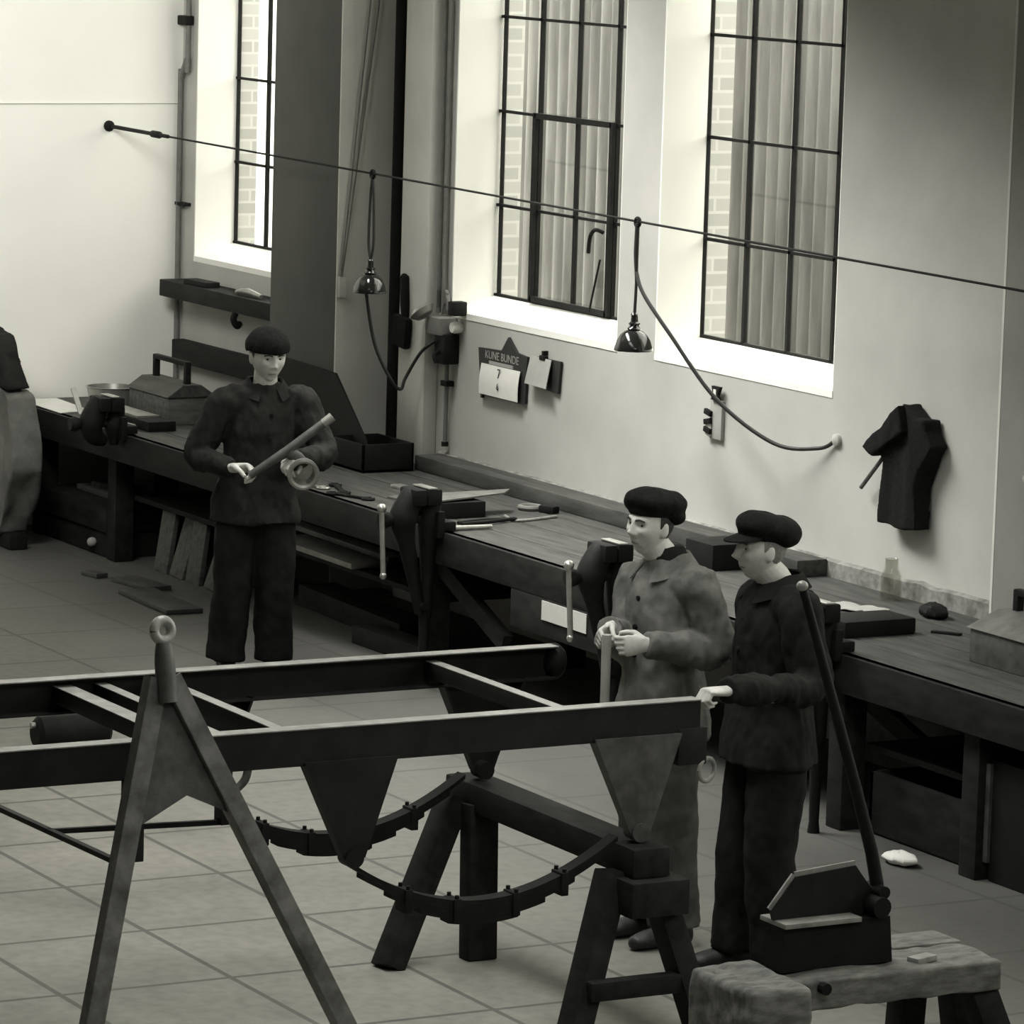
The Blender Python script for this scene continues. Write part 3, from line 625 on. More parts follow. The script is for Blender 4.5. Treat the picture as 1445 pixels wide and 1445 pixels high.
# dark jacket
rt = thing('hanging_jacket', 'black work jacket hanging on the wall near the right pilaster', 'jacket', (8.33, -0.06, 1.13))
poly = [(8.377, 1.726), (8.225, 1.607), (8.077, 1.491), (8.181, 1.464), (8.224, 1.452), (8.199, 1.308), (8.181, 1.143), (8.32, 1.129), (8.50, 1.143), (8.49, 1.23), (8.476, 1.345), (8.505, 1.422), (8.549, 1.471), (8.607, 1.548), (8.55, 1.614), (8.54, 1.666), (8.469, 1.67), (8.426, 1.698)]
def cloth_slab(poly, y0, y1, vox=0.008):
    b = MB(); pts = [V((x, y0, z)) for x, z in poly]
    t = b.bm; v0 = [t.verts.new(p) for p in pts]; v1 = [t.verts.new(p + V((0, y1 - y0, 0))) for p in pts]
    t.faces.new(v0); t.faces.new(list(reversed(v1)))
    for i in range(len(pts)): t.faces.new((v0[i], v1[i], v1[(i + 1) % len(pts)], v0[(i + 1) % len(pts)]))
    bmesh.ops.triangulate(t, faces=t.faces[:])
    return b.remesh(vox, 3)
cloth_slab(poly, -0.012, -0.11).wrinkle(0.016, 7, (1, 1, 0.35), 2).build('coat', cap_m, rt, sharp=80)
cloth_slab([(8.377, 1.726), (8.077, 1.491), (8.181, 1.462), (8.42, 1.60)], -0.07, -0.15).wrinkle(0.012, 8, (1, 1, 1), 5).build('sleeve', cap_m, rt, sharp=80)
MB().cyl((8.36, -0.0, 1.70), (8.36, -0.10, 1.715), 0.01, 8).build('peg', iron, rt)
MB().tube([(8.20, -0.055, 1.50), (7.961, -0.055, 1.275)], 0.010, 8).build('stick', wood_m, label='thin stick hanging out from under the black jacket on the wall', cat='stick')
rt = thing('wall_switch', 'small dark switch fitting on the right pilaster', 'switch', (9.40, -0.12, 1.4))
MB().lathe([(0.05, 0), (0.05, 0.03), (0.03, 0.045), (0, 0.045)], (9.45, -0.10, 1.52), (0, -1, 0)).build('body', iron, rt)
MB().lathe([(0.02, 0), (0.018, 0.03), (0, 0.035)], (9.45, -0.145, 1.52), (0, -1, 0), 14).build('knob', paper_g, rt)
# notice under the bench edge
rt = thing('notice_card', 'blank white card fixed to a dark drawer below the bench edge', 'card', (7.10, -1.17, 0.53))
MB().bx(6.88, 7.32, -1.172, -1.168, 0.525, 0.62).build('card', card_m, rt)
rt = thing('drawer_box', 'dark drawer box hung under the bench behind the white card', 'drawer', (7.1, -0.9, 0.42))
MB().bx(6.55, 7.75, -1.165, -0.55, 0.44, 0.63, bevel=0.008).build('body', wood_d, rt)
# coat at the left picture edge
rt = thing('work_coat', 'pale work coat hanging at the left picture edge by the bench end', 'coat', (0.75, -1.5, 0.1))
cloth_slab([(0.03, 0.99), (0.86, 0.985), (0.95, 0.93), (1.02, 0.70), (1.06, 0.50), (0.96, 0.30), (0.86, 0.09), (0.03, 0.06)], -1.36, -1.56, 0.014).wrinkle(0.045, 5, (1, 1, 0.25), 4).build('coat', cloth_p, rt, sharp=80)
cloth_slab([(0.03, 1.35), (0.62, 1.27), (0.74, 1.19), (0.78, 1.13), (0.93, 0.97), (0.03, 0.97)], -1.38, -1.54, 0.014).wrinkle(0.02, 6, (1, 1, 0.5), 8).build('shawl', cloth_d, rt, sharp=80)
MB().bx(0.15, 0.95, -1.52, -1.40, 0.0, 0.10, bevel=0.02).build('stand_foot', iron, rt)
# ------------------------------------------------------------------ trailer chassis on a trestle
XN, XF, ZT = 12.0, 10.8, 1.186
YL, YR = -6.9, -3.385
rt = thing('trailer_chassis', 'dark steel trailer chassis of two long rails with leaf springs', 'chassis', (11.4, -4.6, 0.5))
def rail(x, y0, y1, out):
    b = MB(); w = 0.055 * out; t = 0.008; z0 = ZT - 0.128
    pr = [(0, ZT), (w, ZT), (w, ZT - t), (t * out, ZT - t), (t * out, z0 + t), (w, z0 + t), (w, z0), (0, z0)]
    b.prism([(x + a, y0, z) for a, z in pr], (0, y1 - y0, 0)); return b
rail(XN, YL, YR, -1).build('side_rail', steel_d, rt)
rail(XF, YL, YR + 0.05, 1).build('side_rail', steel_d, rt)
for x in (XN - 0.03, XF + 0.03):
    MB().bx(x - 0.034, x + 0.034, YL, YR if x > 11.4 else YR + 0.05, ZT - 0.001, ZT + 0.003).build('top_flange', steel_flange, rt, label='top flange coloured for the light from above')  # lighter than the rail: light from above is put into its colour
def cross(y, wd=0.05, h=0.06, z=ZT - 0.03):
    MB().bx(XF + 0.01, XN - 0.01, y - wd / 2, y + wd / 2, z - h, z, bevel=0.003).build('crossmember', steel_d, rt)
    MB().bx(XF + 0.02, XN - 0.02, y - wd / 2, y + wd / 2 - 0.01, z, z + 0.003).build('crossmember_flange', steel_flange, rt)
for y in (-5.37, -5.22, -4.98, -3.86): cross(y, 0.055 if y > -5.3 else 0.08)
def hanger(x, yc, zb, side):
    b = MB(); zt = ZT - 0.115
    b.prism([(x, yc - 0.185, zt), (x, yc + 0.175, zt), (x, yc + 0.055, zb + 0.03), (x, yc - 0.03, zb + 0.03)], (0.012 * side, 0, 0))
    b.prism([(x - 0.05 * side, yc - 0.185, zt), (x, yc - 0.185, zt), (x, yc - 0.03, zb + 0.03), (x - 0.03 * side, yc - 0.03, zb + 0.03)], (0, 0.01, 0))
    b.prism([(x - 0.05 * side, yc + 0.165, zt), (x, yc + 0.165, zt), (x, yc + 0.045, zb + 0.03), (x - 0.03 * side, yc + 0.045, zb + 0.03)], (0, 0.01, 0))
    b.cyl((x - 0.05 * side, yc + 0.012, zb + 0.03), (x + 0.02 * side, yc + 0.012, zb + 0.03), 0.035, 18)
    b.build('spring_hanger', rusty if side > 0 and yc > -4 else steel_d, rt)
hanger(XN, -3.64, 0.69, 1); hanger(XN, -4.79, 0.69, 1); hanger(XF, -3.64, 0.69, -1); hanger(XF, -4.79, 0.69, -1)
def spring(x, ya, yb, side):
    n = 40; sag = 0.185; zt = 0.705; xc = x - 0.02 * side
    def curve(u, off): return (ya + (yb - ya) * u, zt - sag * math.sin(PI * u) ** 0.9 + off if False else zt - sag * (1 - (2 * u - 1) ** 2) + off)
    b = MB()
    for k, (lo, hi) in enumerate(((0.0, 1.0), (0.06, 0.94), (0.16, 0.84), (0.27, 0.73), (0.37, 0.63))):
        rings = []
        for i in range(n + 1):
            u = lo + (hi - lo) * i / n; y, z = curve(u, -0.0175 * k)
            rings.append([(xc - 0.032, y, z - 0.0085), (xc + 0.032, y, z - 0.0085), (xc + 0.032, y, z + 0.0085), (xc - 0.032, y, z + 0.0085)])
        b.rings(rings)
    sp = b.build('leaf_spring', iron, rt)
    for u in (0.22, 0.40, 0.62, 0.80):
        y, z = curve(u, -0.03)
        MB().rbox((xc, y, z), (0.08, 0.03, 0.085), (0, 0, 0), 0.004).cyl((xc - 0.03, y, z + 0.02), (xc - 0.03, y, z + 0.055), 0.008, 8).cyl((xc + 0.03, y, z + 0.02), (xc + 0.03, y, z + 0.055), 0.008, 8).build('spring_clip', iron, sp)
spring(XN, -4.80, -3.72, 1); spring(XF, -4.80, -3.72, -1)
MB().tube([(XF - 0.05, -4.62, 0.90), (XF - 0.05, -4.59, 0.82), (XF - 0.05, -4.60, 0.74), (XF - 0.05, -4.66, 0.69)], 0.016, 10, smooth=5).build('shackle', rusty, rt)
# support post, rods
MB().bx(XN - 0.02, XN + 0.012, -5.65, -5.575, 0.775, ZT - 0.12, bevel=0.004).build('post', steel_d, rt)
MB().beam((10.9, -5.73, 0.785), (12.0, -5.68, 0.785), 0.022, 0.018).build('tie_rod', steel_d, rt)
MB().beam((11.50, -5.71, 0.785), (11.58, -5.08, 0.785), 0.018, 0.018).build('tie_rod', steel_d, rt)
MB().bx(11.55, 11.61, -5.10, -5.06, 0.78, ZT - 0.12).build('post', steel_d, rt)
MB().torus((XN - 0.01, -3.345, 0.925), (1, 0.3, 0), 0.042, 0.009, 22, 8).build('shackle_ring', steel_flange, rt)
MB().bx(XN - 0.05, XN + 0.004, YR - 0.09, YR + 0.03, 0.95, ZT - 0.10, bevel=0.004).build('end_bracket', steel_d, rt)
MB().ell((XF, -3.32, 1.12), (0.06, 0.05, 0.07)).build('end_boss', iron, rt)

# A-shaped drawbar standing in front of the near rail
rt = thing('drawbar', 'A-shaped angle iron drawbar with towing eye standing upright before the chassis', 'drawbar', (12.4, -5.4, 0))
def ax(z): return 12.42 - 0.25 * z / 1.6
def leg(y0, z0, y1, z1, inner):
    p, q = V((ax(z0), y0, z0)), V((ax(z1), y1, z1))
    b = MB().beam(p, q, 0.062, 0.010, up=(1, 0, 0.156))
    d = (q - p).normalized(); n = V((1, 0, 0.156)).normalized(); s = d.cross(n).normalized() * inner
    b.beam(p + s * 0.028 - n * 0.027, q + s * 0.028 - n * 0.027, 0.010, 0.062, up=(1, 0, 0.156))
    return b
leg(-5.612, 1.44, -5.985, 0.0, 1).build('leg', angle_m, rt)
leg(-5.565, 1.44, -4.86, 0.0, 1).build('leg', angle_m, rt)
MB().prism([(ax(1.40) - 0.02, -5.60, 1.40), (ax(1.40) - 0.02, -5.56, 1.40), (ax(0.94) - 0.02, -5.335, 0.96), (ax(1.03) - 0.02, -5.525, 1.045), (ax(0.94) - 0.02, -5.705, 0.955)], (-0.01, 0, 0)).build('gusset', rusty, rt)
MB().tube([(ax(1.35), -5.588, 1.36), (ax(1.48), -5.592, 1.50), (ax(1.54), -5.592, 1.555)], [0.036, 0.034, 0.026], 14, smooth=4).build('shank', rusty, rt)
MB().torus((ax(1.6), -5.592, 1.595), (1, 0.2, 0.15), 0.034, 0.017, 28, 12).build('towing_eye', steel_flange, rt, label='worn pale towing eye')

# trestle under the chassis
rt = thing('trestle', 'dark heavy timber trestle carrying the right end of the chassis', 'trestle', (11.4, -3.7, 0))
MB().bx(10.66, 12.10, -3.705, -3.55, 0.57, 0.68, bevel=0.012).build('beam', wood_d, rt)
MB().beam((10.76, -3.72, 0.60), (10.90, -4.06, 0.0), 0.085, 0.125, up=(1, 0, 0), bevel=0.008).build('leg', wood_d, rt)
MB().beam((10.86, -3.66, 0.60), (10.90, -3.67, 0.0), 0.085, 0.125, up=(0, 1, 0), bevel=0.008).build('leg', wood_d, rt)
MB().beam((11.98, -3.72, 0.58), (12.12, -3.95, 0.0), 0.085, 0.115, up=(1, 0, 0), bevel=0.008).build('leg', wood_d, rt)
MB().beam((12.0, -3.58, 0.60), (12.18, -3.44, 0.0), 0.085, 0.115, up=(1, 0, 0), bevel=0.008).build('leg', wood_d, rt)
MB().bx(12.11, 12.17, -3.90, -3.42, 0.155, 0.225, bevel=0.006).build('brace', wood_d, rt)
MB().bx(11.96, 12.16, -3.74, -3.50, 0.44, 0.57, bevel=0.008).build('cleat', wood_d, rt)

# low timber block bench with the lever shear
rt = thing('timber_stool', 'low battered timber bench at the bottom right carrying the shear', 'bench', (13.35, -3.6, 0))
b = MB().bx(13.24, 13.50, -4.08, -3.08, 0.44, 0.55)
b.remesh(0.012, 4).wrinkle(0.008, 9, (1, 1, 1), 3).build('top', wood_w, rt, sharp=60)
MB().bx(13.20, 13.60, -4.13, -3.90, 0.33, 0.555).remesh(0.014, 4).wrinkle(0.018, 8, (1, 1, 1), 6).build('end_block', wood_w, rt, sharp=60)
MB().bx(13.06, 13.23, -3.34, -3.06, 0.44, 0.55, bevel=0.012).build('side_plank', wood_w, rt)
for p, q in (((13.32, -4.02, 0.36), (13.26, -4.14, 0)), ((13.44, -3.99, 0.36), (13.52, -4.10, 0)), ((13.30, -3.32, 0.46), (13.26, -3.32, 0)), ((13.43, -3.14, 0.46), (13.52, -2.98, 0)), ((13.28, -3.12, 0.46), (13.18, -2.98, 0))):
    MB().beam(p, q, 0.10, 0.10, up=(1, 0, 0), bevel=0.01).build('leg', wood_d, rt)
MB().cyl((13.50, -3.80, 0.52), (13.53, -3.80, 0.52), 0.02, 10).build('bolt', iron, rt)
rt = thing('lever_shear', 'black lever shear with slanted guard plate and long handle on the timber bench', 'shear', (13.36, -3.7, 0.55))
MB().prism([(13.28, -3.895, 0.553), (13.28, -3.46, 0.553), (13.28, -3.475, 0.71), (13.28, -3.89, 0.71)], (0.12, 0, 0)).build('body', iron, rt)
MB().bx(13.26, 13.42, -3.90, -3.60, 0.705, 0.722, bevel=0.003).build('lower_blade', steel_flange, rt)
MB().prism([(13.33, -3.91, 0.755), (13.33, -3.822, 0.861), (13.33, -3.586, 0.880), (13.33, -3.50, 0.77), (13.33, -3.52, 0.712), (13.33, -3.90, 0.720)], (0.02, 0, 0)).build('guard_plate', steel_d, rt)
MB().beam((13.34, -3.912, 0.756), (13.34, -3.822, 0.864), 0.026, 0.008, up=(1, 0, 0)).beam((13.34, -3.822, 0.864), (13.34, -3.586, 0.883), 0.008, 0.026).build('plate_edge', steel_flange, rt)
MB().cyl((13.27, -3.52, 0.745), (13.42, -3.52, 0.745), 0.035, 16).cyl((13.30, -3.50, 0.79), (13.40, -3.50, 0.79), 0.022, 12).build('pivot', iron, rt)
MB().tube([(13.34, -3.49, 0.72), (13.34, -3.52, 0.92), (13.34, -3.76, 1.62), (13.34, -3.83, 1.82)], [0.026, 0.022, 0.016, 0.014], 12, smooth=3).build('lever_handle', iron, rt)
MB().ell((13.34, -3.835, 1.835), (0.02, 0.02, 0.018), seg=14).build('knob', steel_flange, rt)
MB().rbox((13.43, -3.36, 0.56), (0.05, 0.10, 0.02), (0, 0, 0.3), 0.003).build('steel_offcut', steel_flange, label='small steel offcut on the timber bench right of the shear', cat='offcut')
# far floor box
rt = thing('drum', 'low dark round-ended tank lying on the floor beyond the far rail', 'tank', (6.6, -3.7, 0))
MB().tube([(6.6, -3.71, 0.08), (6.6, -3.69, 0.08), (6.6, -3.36, 0.08), (6.6, -3.34, 0.08)], [0.06, 0.08, 0.08, 0.06], 24).build('body', iron, rt)
MB().cyl((6.6, -3.73, 0.12), (6.6, -3.70, 0.12), 0.015, 10).build('cap', steel_l, rt)
# ------------------------------------------------------------------ people
def unit(az, pitch=0):
    a, p = math.radians(az), math.radians(pitch)
    return V((math.cos(a) * math.cos(p), math.sin(a) * math.cos(p), math.sin(p)))
def frame_of(az, pitch, roll=0):
    f = unit(az, pitch); r = f.cross(V((0, 0, 1))).normalized(); u = r.cross(f).normalized()
    if roll:
        c, s = math.cos(math.radians(roll)), math.sin(math.radians(roll)); r, u = r * c + u * s, u * c - r * s
    return r, f, u      # right, forward, up
def oval(c, r, f, rx, ry, n=24, fs=1.0):
    return [c + r * (rx * math.cos(2 * PI * k / n)) + f * (ry * math.sin(2 * PI * k / n)) for k in range(n)]
def head_mesh(b, c, r, f, u, wide=1.0):
    G = lambda x, z, x0, z0, sx, sz: math.exp(-((x - x0) / sx) ** 2 - ((z - z0) / sz) ** 2)
    N, Mv = 96, 72; rings = []
    for j in range(Mv + 1):
        th = PI * (j + 0.02) / (Mv + 0.04); row = []
        for i in range(N):
            ph = 2 * PI * i / N
            px, py, pz = math.sin(th) * math.cos(ph), math.sin(th) * math.sin(ph), math.cos(th)
            x, y, z = px * 0.077 * wide, py * 0.098, pz * 0.118
            if pz < 0:
                x *= 1 - 0.30 * (-pz) ** 1.5
                if py < 0: y *= 1 - 0.5 * (-pz)
                else: y *= 1 - 0.06 * (-pz)
            if py > 0:
                k = min(1, py * 1.6)
                y -= 0.012 * k * (1 - abs(px))
                d = 0.027 * G(x, z, 0, -0.030, 0.012, 0.013) + 0.018 * G(x, z, 0, -0.008, 0.010, 0.022) + 0.005 * G(x, z, 0, 0.02, 0.02, 0.012)
                for s in (-1, 1):
                    d += 0.008 * G(x, z, s * 0.014, -0.036, 0.008, 0.008) + 0.007 * G(x, z, s * 0.030, 0.024, 0.020, 0.009)
                    d -= 0.016 * G(x, z, s * 0.031, 0.004, 0.016, 0.012)
                    d += 0.006 * G(x, z, s * 0.044, -0.022, 0.018, 0.018)
                    d -= 0.004 * G(x, z, s * 0.045, -0.060, 0.015, 0.02)
                d += 0.008 * G(x, z, 0, -0.061, 0.022, 0.006) + 0.008 * G(x, z, 0, -0.075, 0.018, 0.006) - 0.004 * G(x, z, 0, -0.068, 0.024, 0.003)
                d += 0.012 * G(x, z, 0, -0.102, 0.020, 0.014) - 0.005 * G(x, z, 0, -0.086, 0.02, 0.006)
                y += d * k
            row.append(c + r * x + f * y + u * z)
        rings.append(row)
    b.rings(rings)
    for s in (-1, 1):
        R = Matrix((r, f, u)).transposed()
        b.ell(c + r * (s * 0.076 * wide) - f * 0.008 - u * 0.006, (0.010, 0.020, 0.032), R @ Matrix.Rotation(0.35 * s, 3, 'Z'), 16)
def hand_mesh(b, wrist, d, n, t, curl=(35, 45, 30), spread=0.0, thumb=(0.5, 0.7), size=1.0):
    """d: towards the knuckles, n: the way the palm faces, t: towards the thumb side"""
    d = d.normalized(); n = (n - d * n.dot(d)).normalized(); t0 = d.cross(n); t = t0 if t0.dot(t) > 0 else -t0
    s = size
    R = []
    for u_, w_, h_ in ((-0.02, 0.026, 0.020), (0.01, 0.030, 0.019), (0.045, 0.039, 0.017), (0.08, 0.043, 0.0145), (0.092, 0.038, 0.010)):
        R.append(oval(wrist + d * (u_ * s), t, n, w_ * s, h_ * s, 18))
    b.rings(R)
    kn = wrist + d * 0.084 * s
    for k, (off, L, rr) in enumerate(((0.030, 0.074, 0.0092), (0.0105, 0.083, 0.0095), (-0.010, 0.077, 0.0090), (-0.029, 0.060, 0.0080))):
        p = kn + t * off * s; dirv = (d + t * (off * 4 * spread)).normalized(); pts = [p - dirv * 0.02 * s, p]; ang = 0
        for seg, c in zip((0.46, 0.31, 0.23), curl):
            ang += math.radians(c + 4 * (k - 1)); v = dirv * math.cos(ang) + n * math.sin(ang)
            pts.append(pts[-1] + v * (L * seg * 1.12 * s))
        b.tube(pts, [rr * s * q for q in (1.05, 1.05, 1.0, 0.93, 0.82)], 10, round_end=True)
    p = wrist + d * 0.022 * s + t * 0.026 * s + n * 0.004 * s
    v1 = (d * 0.75 + t * 0.75 + n * thumb[0]).normalized(); v2 = (d * 0.95 + t * 0.1 + n * thumb[1]).normalized(); v3 = (d * 0.9 - t * 0.2 + n * (thumb[1] + 0.3)).normalized()
    b.tube([p - v1 * 0.012 * s, p + v1 * 0.036 * s, p + v1 * 0.036 * s + v2 * 0.032 * s, p + v1 * 0.036 * s + v2 * 0.032 * s + v3 * 0.024 * s], [0.015 * s, 0.0125 * s, 0.0105 * s, 0.009 * s], 10, round_end=True)

def person(label, J, az, head_az, head_pitch, jacket_m, trouser_m, hat, hands, head_roll=0, collar_m=None, hair=hair_m, hs=1.0):
    J = {k: V(v) for k, v in J.items()}
    base = ((J['anL'].x + J['anR'].x) / 2, (J['anL'].y + J['anR'].y) / 2, 0)
    root = thing('person', label, 'person', base)
    r, f, u = frame_of(az, 0)
    hr, hf, hu = [v * hs for v in frame_of(head_az, head_pitch, head_roll)]
    pel, neck, hd = J['pel'], J['neck'], J['head']
    ax_ = (neck - pel)
    at = lambda t: pel + ax_ * t
    sl = (J['shL'] - J['shR']); sr = -sl.normalized()          # shoulder right axis
    sr_h = V((sr.x, sr.y, 0)).normalized(); sf = V((0, 0, 1)).cross(sr_h)
    mid_sh = (J['shL'] + J['shR']) / 2
    # ---- body: one continuous surface
    b = MB()
    b.rings([oval(p, r_, f_, a, c) for p, r_, f_, a, c in (
        (pel - V((0, 0, 0.07)), r, f, 0.10, 0.08), (pel, r, f, 0.155, 0.105), (at(0.3), r, f, 0.135, 0.095), (at(0.6), sr_h, sf, 0.15, 0.11), (at(0.85), sr_h, sf, 0.145, 0.09), (at(0.97), sr_h, sf, 0.065, 0.06))])
    b.tube([at(0.88), neck + V((0, 0, 0.015)), hd - hu * 0.06 - hf * 0.018], [0.075, 0.064, 0.058], 18, smooth=3)
    head_mesh(b, hd, hr, hf, hu)
    for s in 'LR':
        b.tube([mid_sh + (J['sh' + s] - mid_sh) * 0.55, J['sh' + s], J['el' + s], J['wr' + s]], [0.045, 0.052, 0.040, 0.027], 14, smooth=4)
        h = hands[s]; hand_mesh(b, J['wr' + s] + (J['ha' + s] - J['wr' + s]).normalized() * 0.01, J['ha' + s] - J['wr' + s] if 'd' not in h else V(h['d']), V(h['n']), V(h['t']), h.get('curl', (35, 45, 30)), thumb=h.get('thumb', (0.5, 0.7)), size=h.get('size', 1.0))
        b.tube([J['hip' + s] + V((0, 0, 0.03)), J['kn' + s], J['an' + s]], [0.085, 0.055, 0.036], 14, smooth=4)
        a = J['an' + s]; ff = h.get('foot', f)
        b.tube([a + V((0, 0, -0.02)) - ff * 0.03, V((a.x, a.y, 0.05)) + ff * 0.03, V((a.x, a.y, 0.04)) + ff * 0.13], [0.035, 0.038, 0.03], 12, round_end=True)
    b.remesh(0.0045, 2, 0.4)
    b.build('body', skin, root, sharp=80)
    # ---- eyes, brows, hair
    for s in (-1, 1):
        e = MB().ell(hd + hr * (s * 0.031) + hf * 0.0645 + hu * 0.003, (0.0095, 0.0095, 0.0095), seg=14).build('eye', eye_w, root)
        MB().ell(hd + hr * (s * 0.031 - 0.0) + hf * 0.0705 + hu * 0.003, (0.0055, 0.0045, 0.0055), Matrix((hr, hf, hu)).transposed(), 12).build('iris', eye_d, e)
        MB().tube([hd + hr * (s * 0.014) + hf * 0.092 + hu * 0.020, hd + hr * (s * 0.032) + hf * 0.089 + hu * 0.025, hd + hr * (s * 0.050) + hf * 0.076 + hu * 0.020], [0.0035, 0.004, 0.003], 8, smooth=3).build('eyebrow', hair, root)
    MB().tube([hd + hr * -0.022 + hf * 0.0585 - hu * 0.068, hd + hr * -0.01 + hf * 0.0675 - hu * 0.0675, hd + hr * 0.01 + hf * 0.0675 - hu * 0.0675, hd + hr * 0.022 + hf * 0.0585 - hu * 0.068], [0.003, 0.0055, 0.0055, 0.003], 10, smooth=3).build('lips', lip_m, root)
    hb = MB(); HR = Matrix((hr, hf, hu)).transposed()
    hb.ell(hd - hf * 0.012 + hu * 0.022, (0.082, 0.092, 0.100), HR, 40)
    hb.bm.normal_update()
    kill = []
    for v in hb.bm.verts:
        p = v.co - hd; x, y, z = p.dot(hr), p.dot(hf), p.dot(hu)
        if z < -0.055 + 0.0 * y or (y > 0.025 and z < 0.055) or (y > -0.02 and z < -0.005 and abs(x) > 0.05 and y > 0.012): kill.append(v)
    bmesh.ops.delete(hb.bm, geom=kill, context='VERTS')
    gs = bmesh.ops.solidify(hb.bm, geom=hb.bm.faces[:], thickness=0.004)
    hb.wrinkle(0.003, 60, (1, 1, 0.3), 1).build('hair', hair, root, sharp=60)
    # ---- trousers
    t = MB()
    t.rings([oval(p, r, f, a, c) for p, a, c in ((pel - V((0, 0, 0.10)), 0.13, 0.115), (pel - V((0, 0, 0.03)), 0.185, 0.135), (pel + V((0, 0, 0.06)), 0.175, 0.13), (pel + V((0, 0, 0.12)), 0.165, 0.12))])
    for s in 'LR':
        k = J['kn' + s]; a = J['an' + s]
        t.tube([J['hip' + s] + V((0, 0, 0.02)), J['hip' + s] * 0.6 + k * 0.4, k, k * 0.4 + a * 0.6, a + V((0, 0, -0.015))], [0.112, 0.112, 0.100, 0.098, 0.104], 18, smooth=4)
    t.remesh(0.010, 3).wrinkle(0.012, 7, (1, 1, 0.5), len(label)).wrinkle(0.006, 17, (1, 1, 0.7), 2).build('trousers', trouser_m, root, sharp=80)
    # ---- boots
    for s in 'LR':
        a = J['an' + s]; ff = hands[s].get('foot', f); rr_ = ff.cross(V((0, 0, 1)))
        bt = MB()
        bt.tube([a + V((0, 0, 0.05)), a, V((a.x, a.y, 0.06))], [0.052, 0.050, 0.052], 16)
        bt.rings([oval(V((a.x, a.y, zc)) + ff * q, rr_, V((0, 0, 1)), w_, h_, 18) for q, zc, w_, h_ in ((-0.075, 0.045, 0.02, 0.03), (-0.065, 0.045, 0.036, 0.043), (0.0, 0.055, 0.043, 0.053), (0.08, 0.045, 0.046, 0.043), (0.15, 0.036, 0.047, 0.034), (0.19, 0.03, 0.036, 0.027), (0.205, 0.028, 0.015, 0.015))])
        bt.remesh(0.007, 3)
        for v in bt.bm.verts: v.co.z = max(v.co.z, 0.0)
        bt.build('boot', leather, root, sharp=70)
    # ---- jacket: torso and two sleeves
    j = MB(); lo = pel - V((0, 0, 0.10))
    j.rings([oval(p, r_, f_, a, c, 28) for p, r_, f_, a, c in (
        (lo, r, f, 0.235, 0.182), (pel, r, f, 0.222, 0.168), (at(0.22), r, f, 0.192, 0.148), (at(0.45), r, f, 0.188, 0.145), (at(0.66), sr_h, sf, 0.195, 0.148), (at(0.84), sr_h, sf, 0.19, 0.135), (at(0.96), sr_h, sf, 0.150, 0.115), (at(1.03), sr_h, sf, 0.105, 0.092), (at(1.075), sr_h, sf, 0.078, 0.076))])
    for s in 'LR':
        j.tube([mid_sh + (J['sh' + s] - mid_sh) * 0.45 - V((0, 0, 0.02)), J['sh' + s] - V((0, 0, 0.01)), J['sh' + s] * 0.5 + J['el' + s] * 0.5, J['el' + s], J['el' + s] * 0.5 + J['wr' + s] * 0.5, J['wr' + s] + (J['wr' + s] - J['el' + s]).normalized() * 0.012], [0.09, 0.088, 0.079, 0.073, 0.062, 0.050], 18, smooth=4)
    j.remesh(0.009, 4)
    j.wrinkle(0.015, 7, (1, 1, 0.5), 3 + len(label)).wrinkle(0.008, 19, (1.3, 1.3, 0.6), 1)
    jk = j.build('jacket', jacket_m, root, sharp=80)
    # collar, pocket flaps, buttons on the jacket
    c = MB(); n = 26; rows = []
    for k in range(n + 1):
        a = math.radians(-155 + 310 * k / n); w_ = V(neck) + V((0, 0, 0.0))
        dirv = sr_h * math.sin(a) - sf * math.cos(a); open_ = max(0, -math.cos(a))
        p0 = w_ + dirv * 0.080 + V((0, 0, 0.062 - 0.05 * open_)); p1 = w_ + dirv * (0.118 + 0.02 * open_) + V((0, 0, 0.012 - 0.06 * open_))
        q = dirv * 0.010
        rows.append([p0, p0 + q + V((0, 0, 0.004)), p1 + q, p1])
    c.rings(rows).build('collar', collar_m or jacket_m, jk, sharp=60)
    if hands.get('scarf'):
        MB().rings([oval(neck + V((0, 0, z)), sr_h, sf, a, c_, 28) for z, a, c_ in ((0.0, 0.085, 0.085), (0.05, 0.078, 0.078), (0.075, 0.072, 0.075), (0.085, 0.066, 0.068))]).wrinkle(0.005, 30, (1, 1, 2), 3).build('scarf', cloth_d, root, sharp=80)
    for k in range(3):
        p = at(0.80 - 0.2 * k) + sf * (0.140 + 0.012 * (k > 0)) - sr_h * 0.012
        MB().lathe([(0.011, -0.008), (0.011, 0.004), (0, 0.006)], p, sf, 12).build('button', iron, jk)
    # ---- hat
    top = hd + hu * 0.075 - hf * 0.012
    if hat == 'beret':
        h = MB().ell(top + hu * 0.012 - hf * 0.004, (0.118, 0.128, 0.064), HR @ Matrix.Rotation(0.10, 3, 'X') @ Matrix.Rotation(0.12, 3, 'Y'), 32)
        h.ell(top - hu * 0.012 - hf * 0.04, (0.108, 0.095, 0.055), HR @ Matrix.Rotation(0.3, 3, 'X'), 28)
        h.rings([oval(top + hu * z - hf * 0.0, hr, (hf * 0.98 - hu * 0.12 * 0).normalized(), a, c_, 28) for z, a, c_ in ((-0.032, 0.086, 0.104), (0.0, 0.088, 0.106), (0.02, 0.080, 0.098))])
        h.remesh(0.007, 4).wrinkle(0.010, 11, (1, 1, 1), 5).build('beret', cap_m, root, sharp=80)
    elif hat == 'skullcap':
        h = MB().ell(hd + hu * 0.048 - hf * 0.014, (0.102, 0.116, 0.094), HR, 32)
        h.bm.normal_update()
        bmesh.ops.delete(h.bm, geom=[v for v in h.bm.verts if (v.co - hd).dot(hu) < 0.026 - 0.35 * min(0, (v.co - hd).dot(hf)) * -1 * 0.6], context='VERTS')
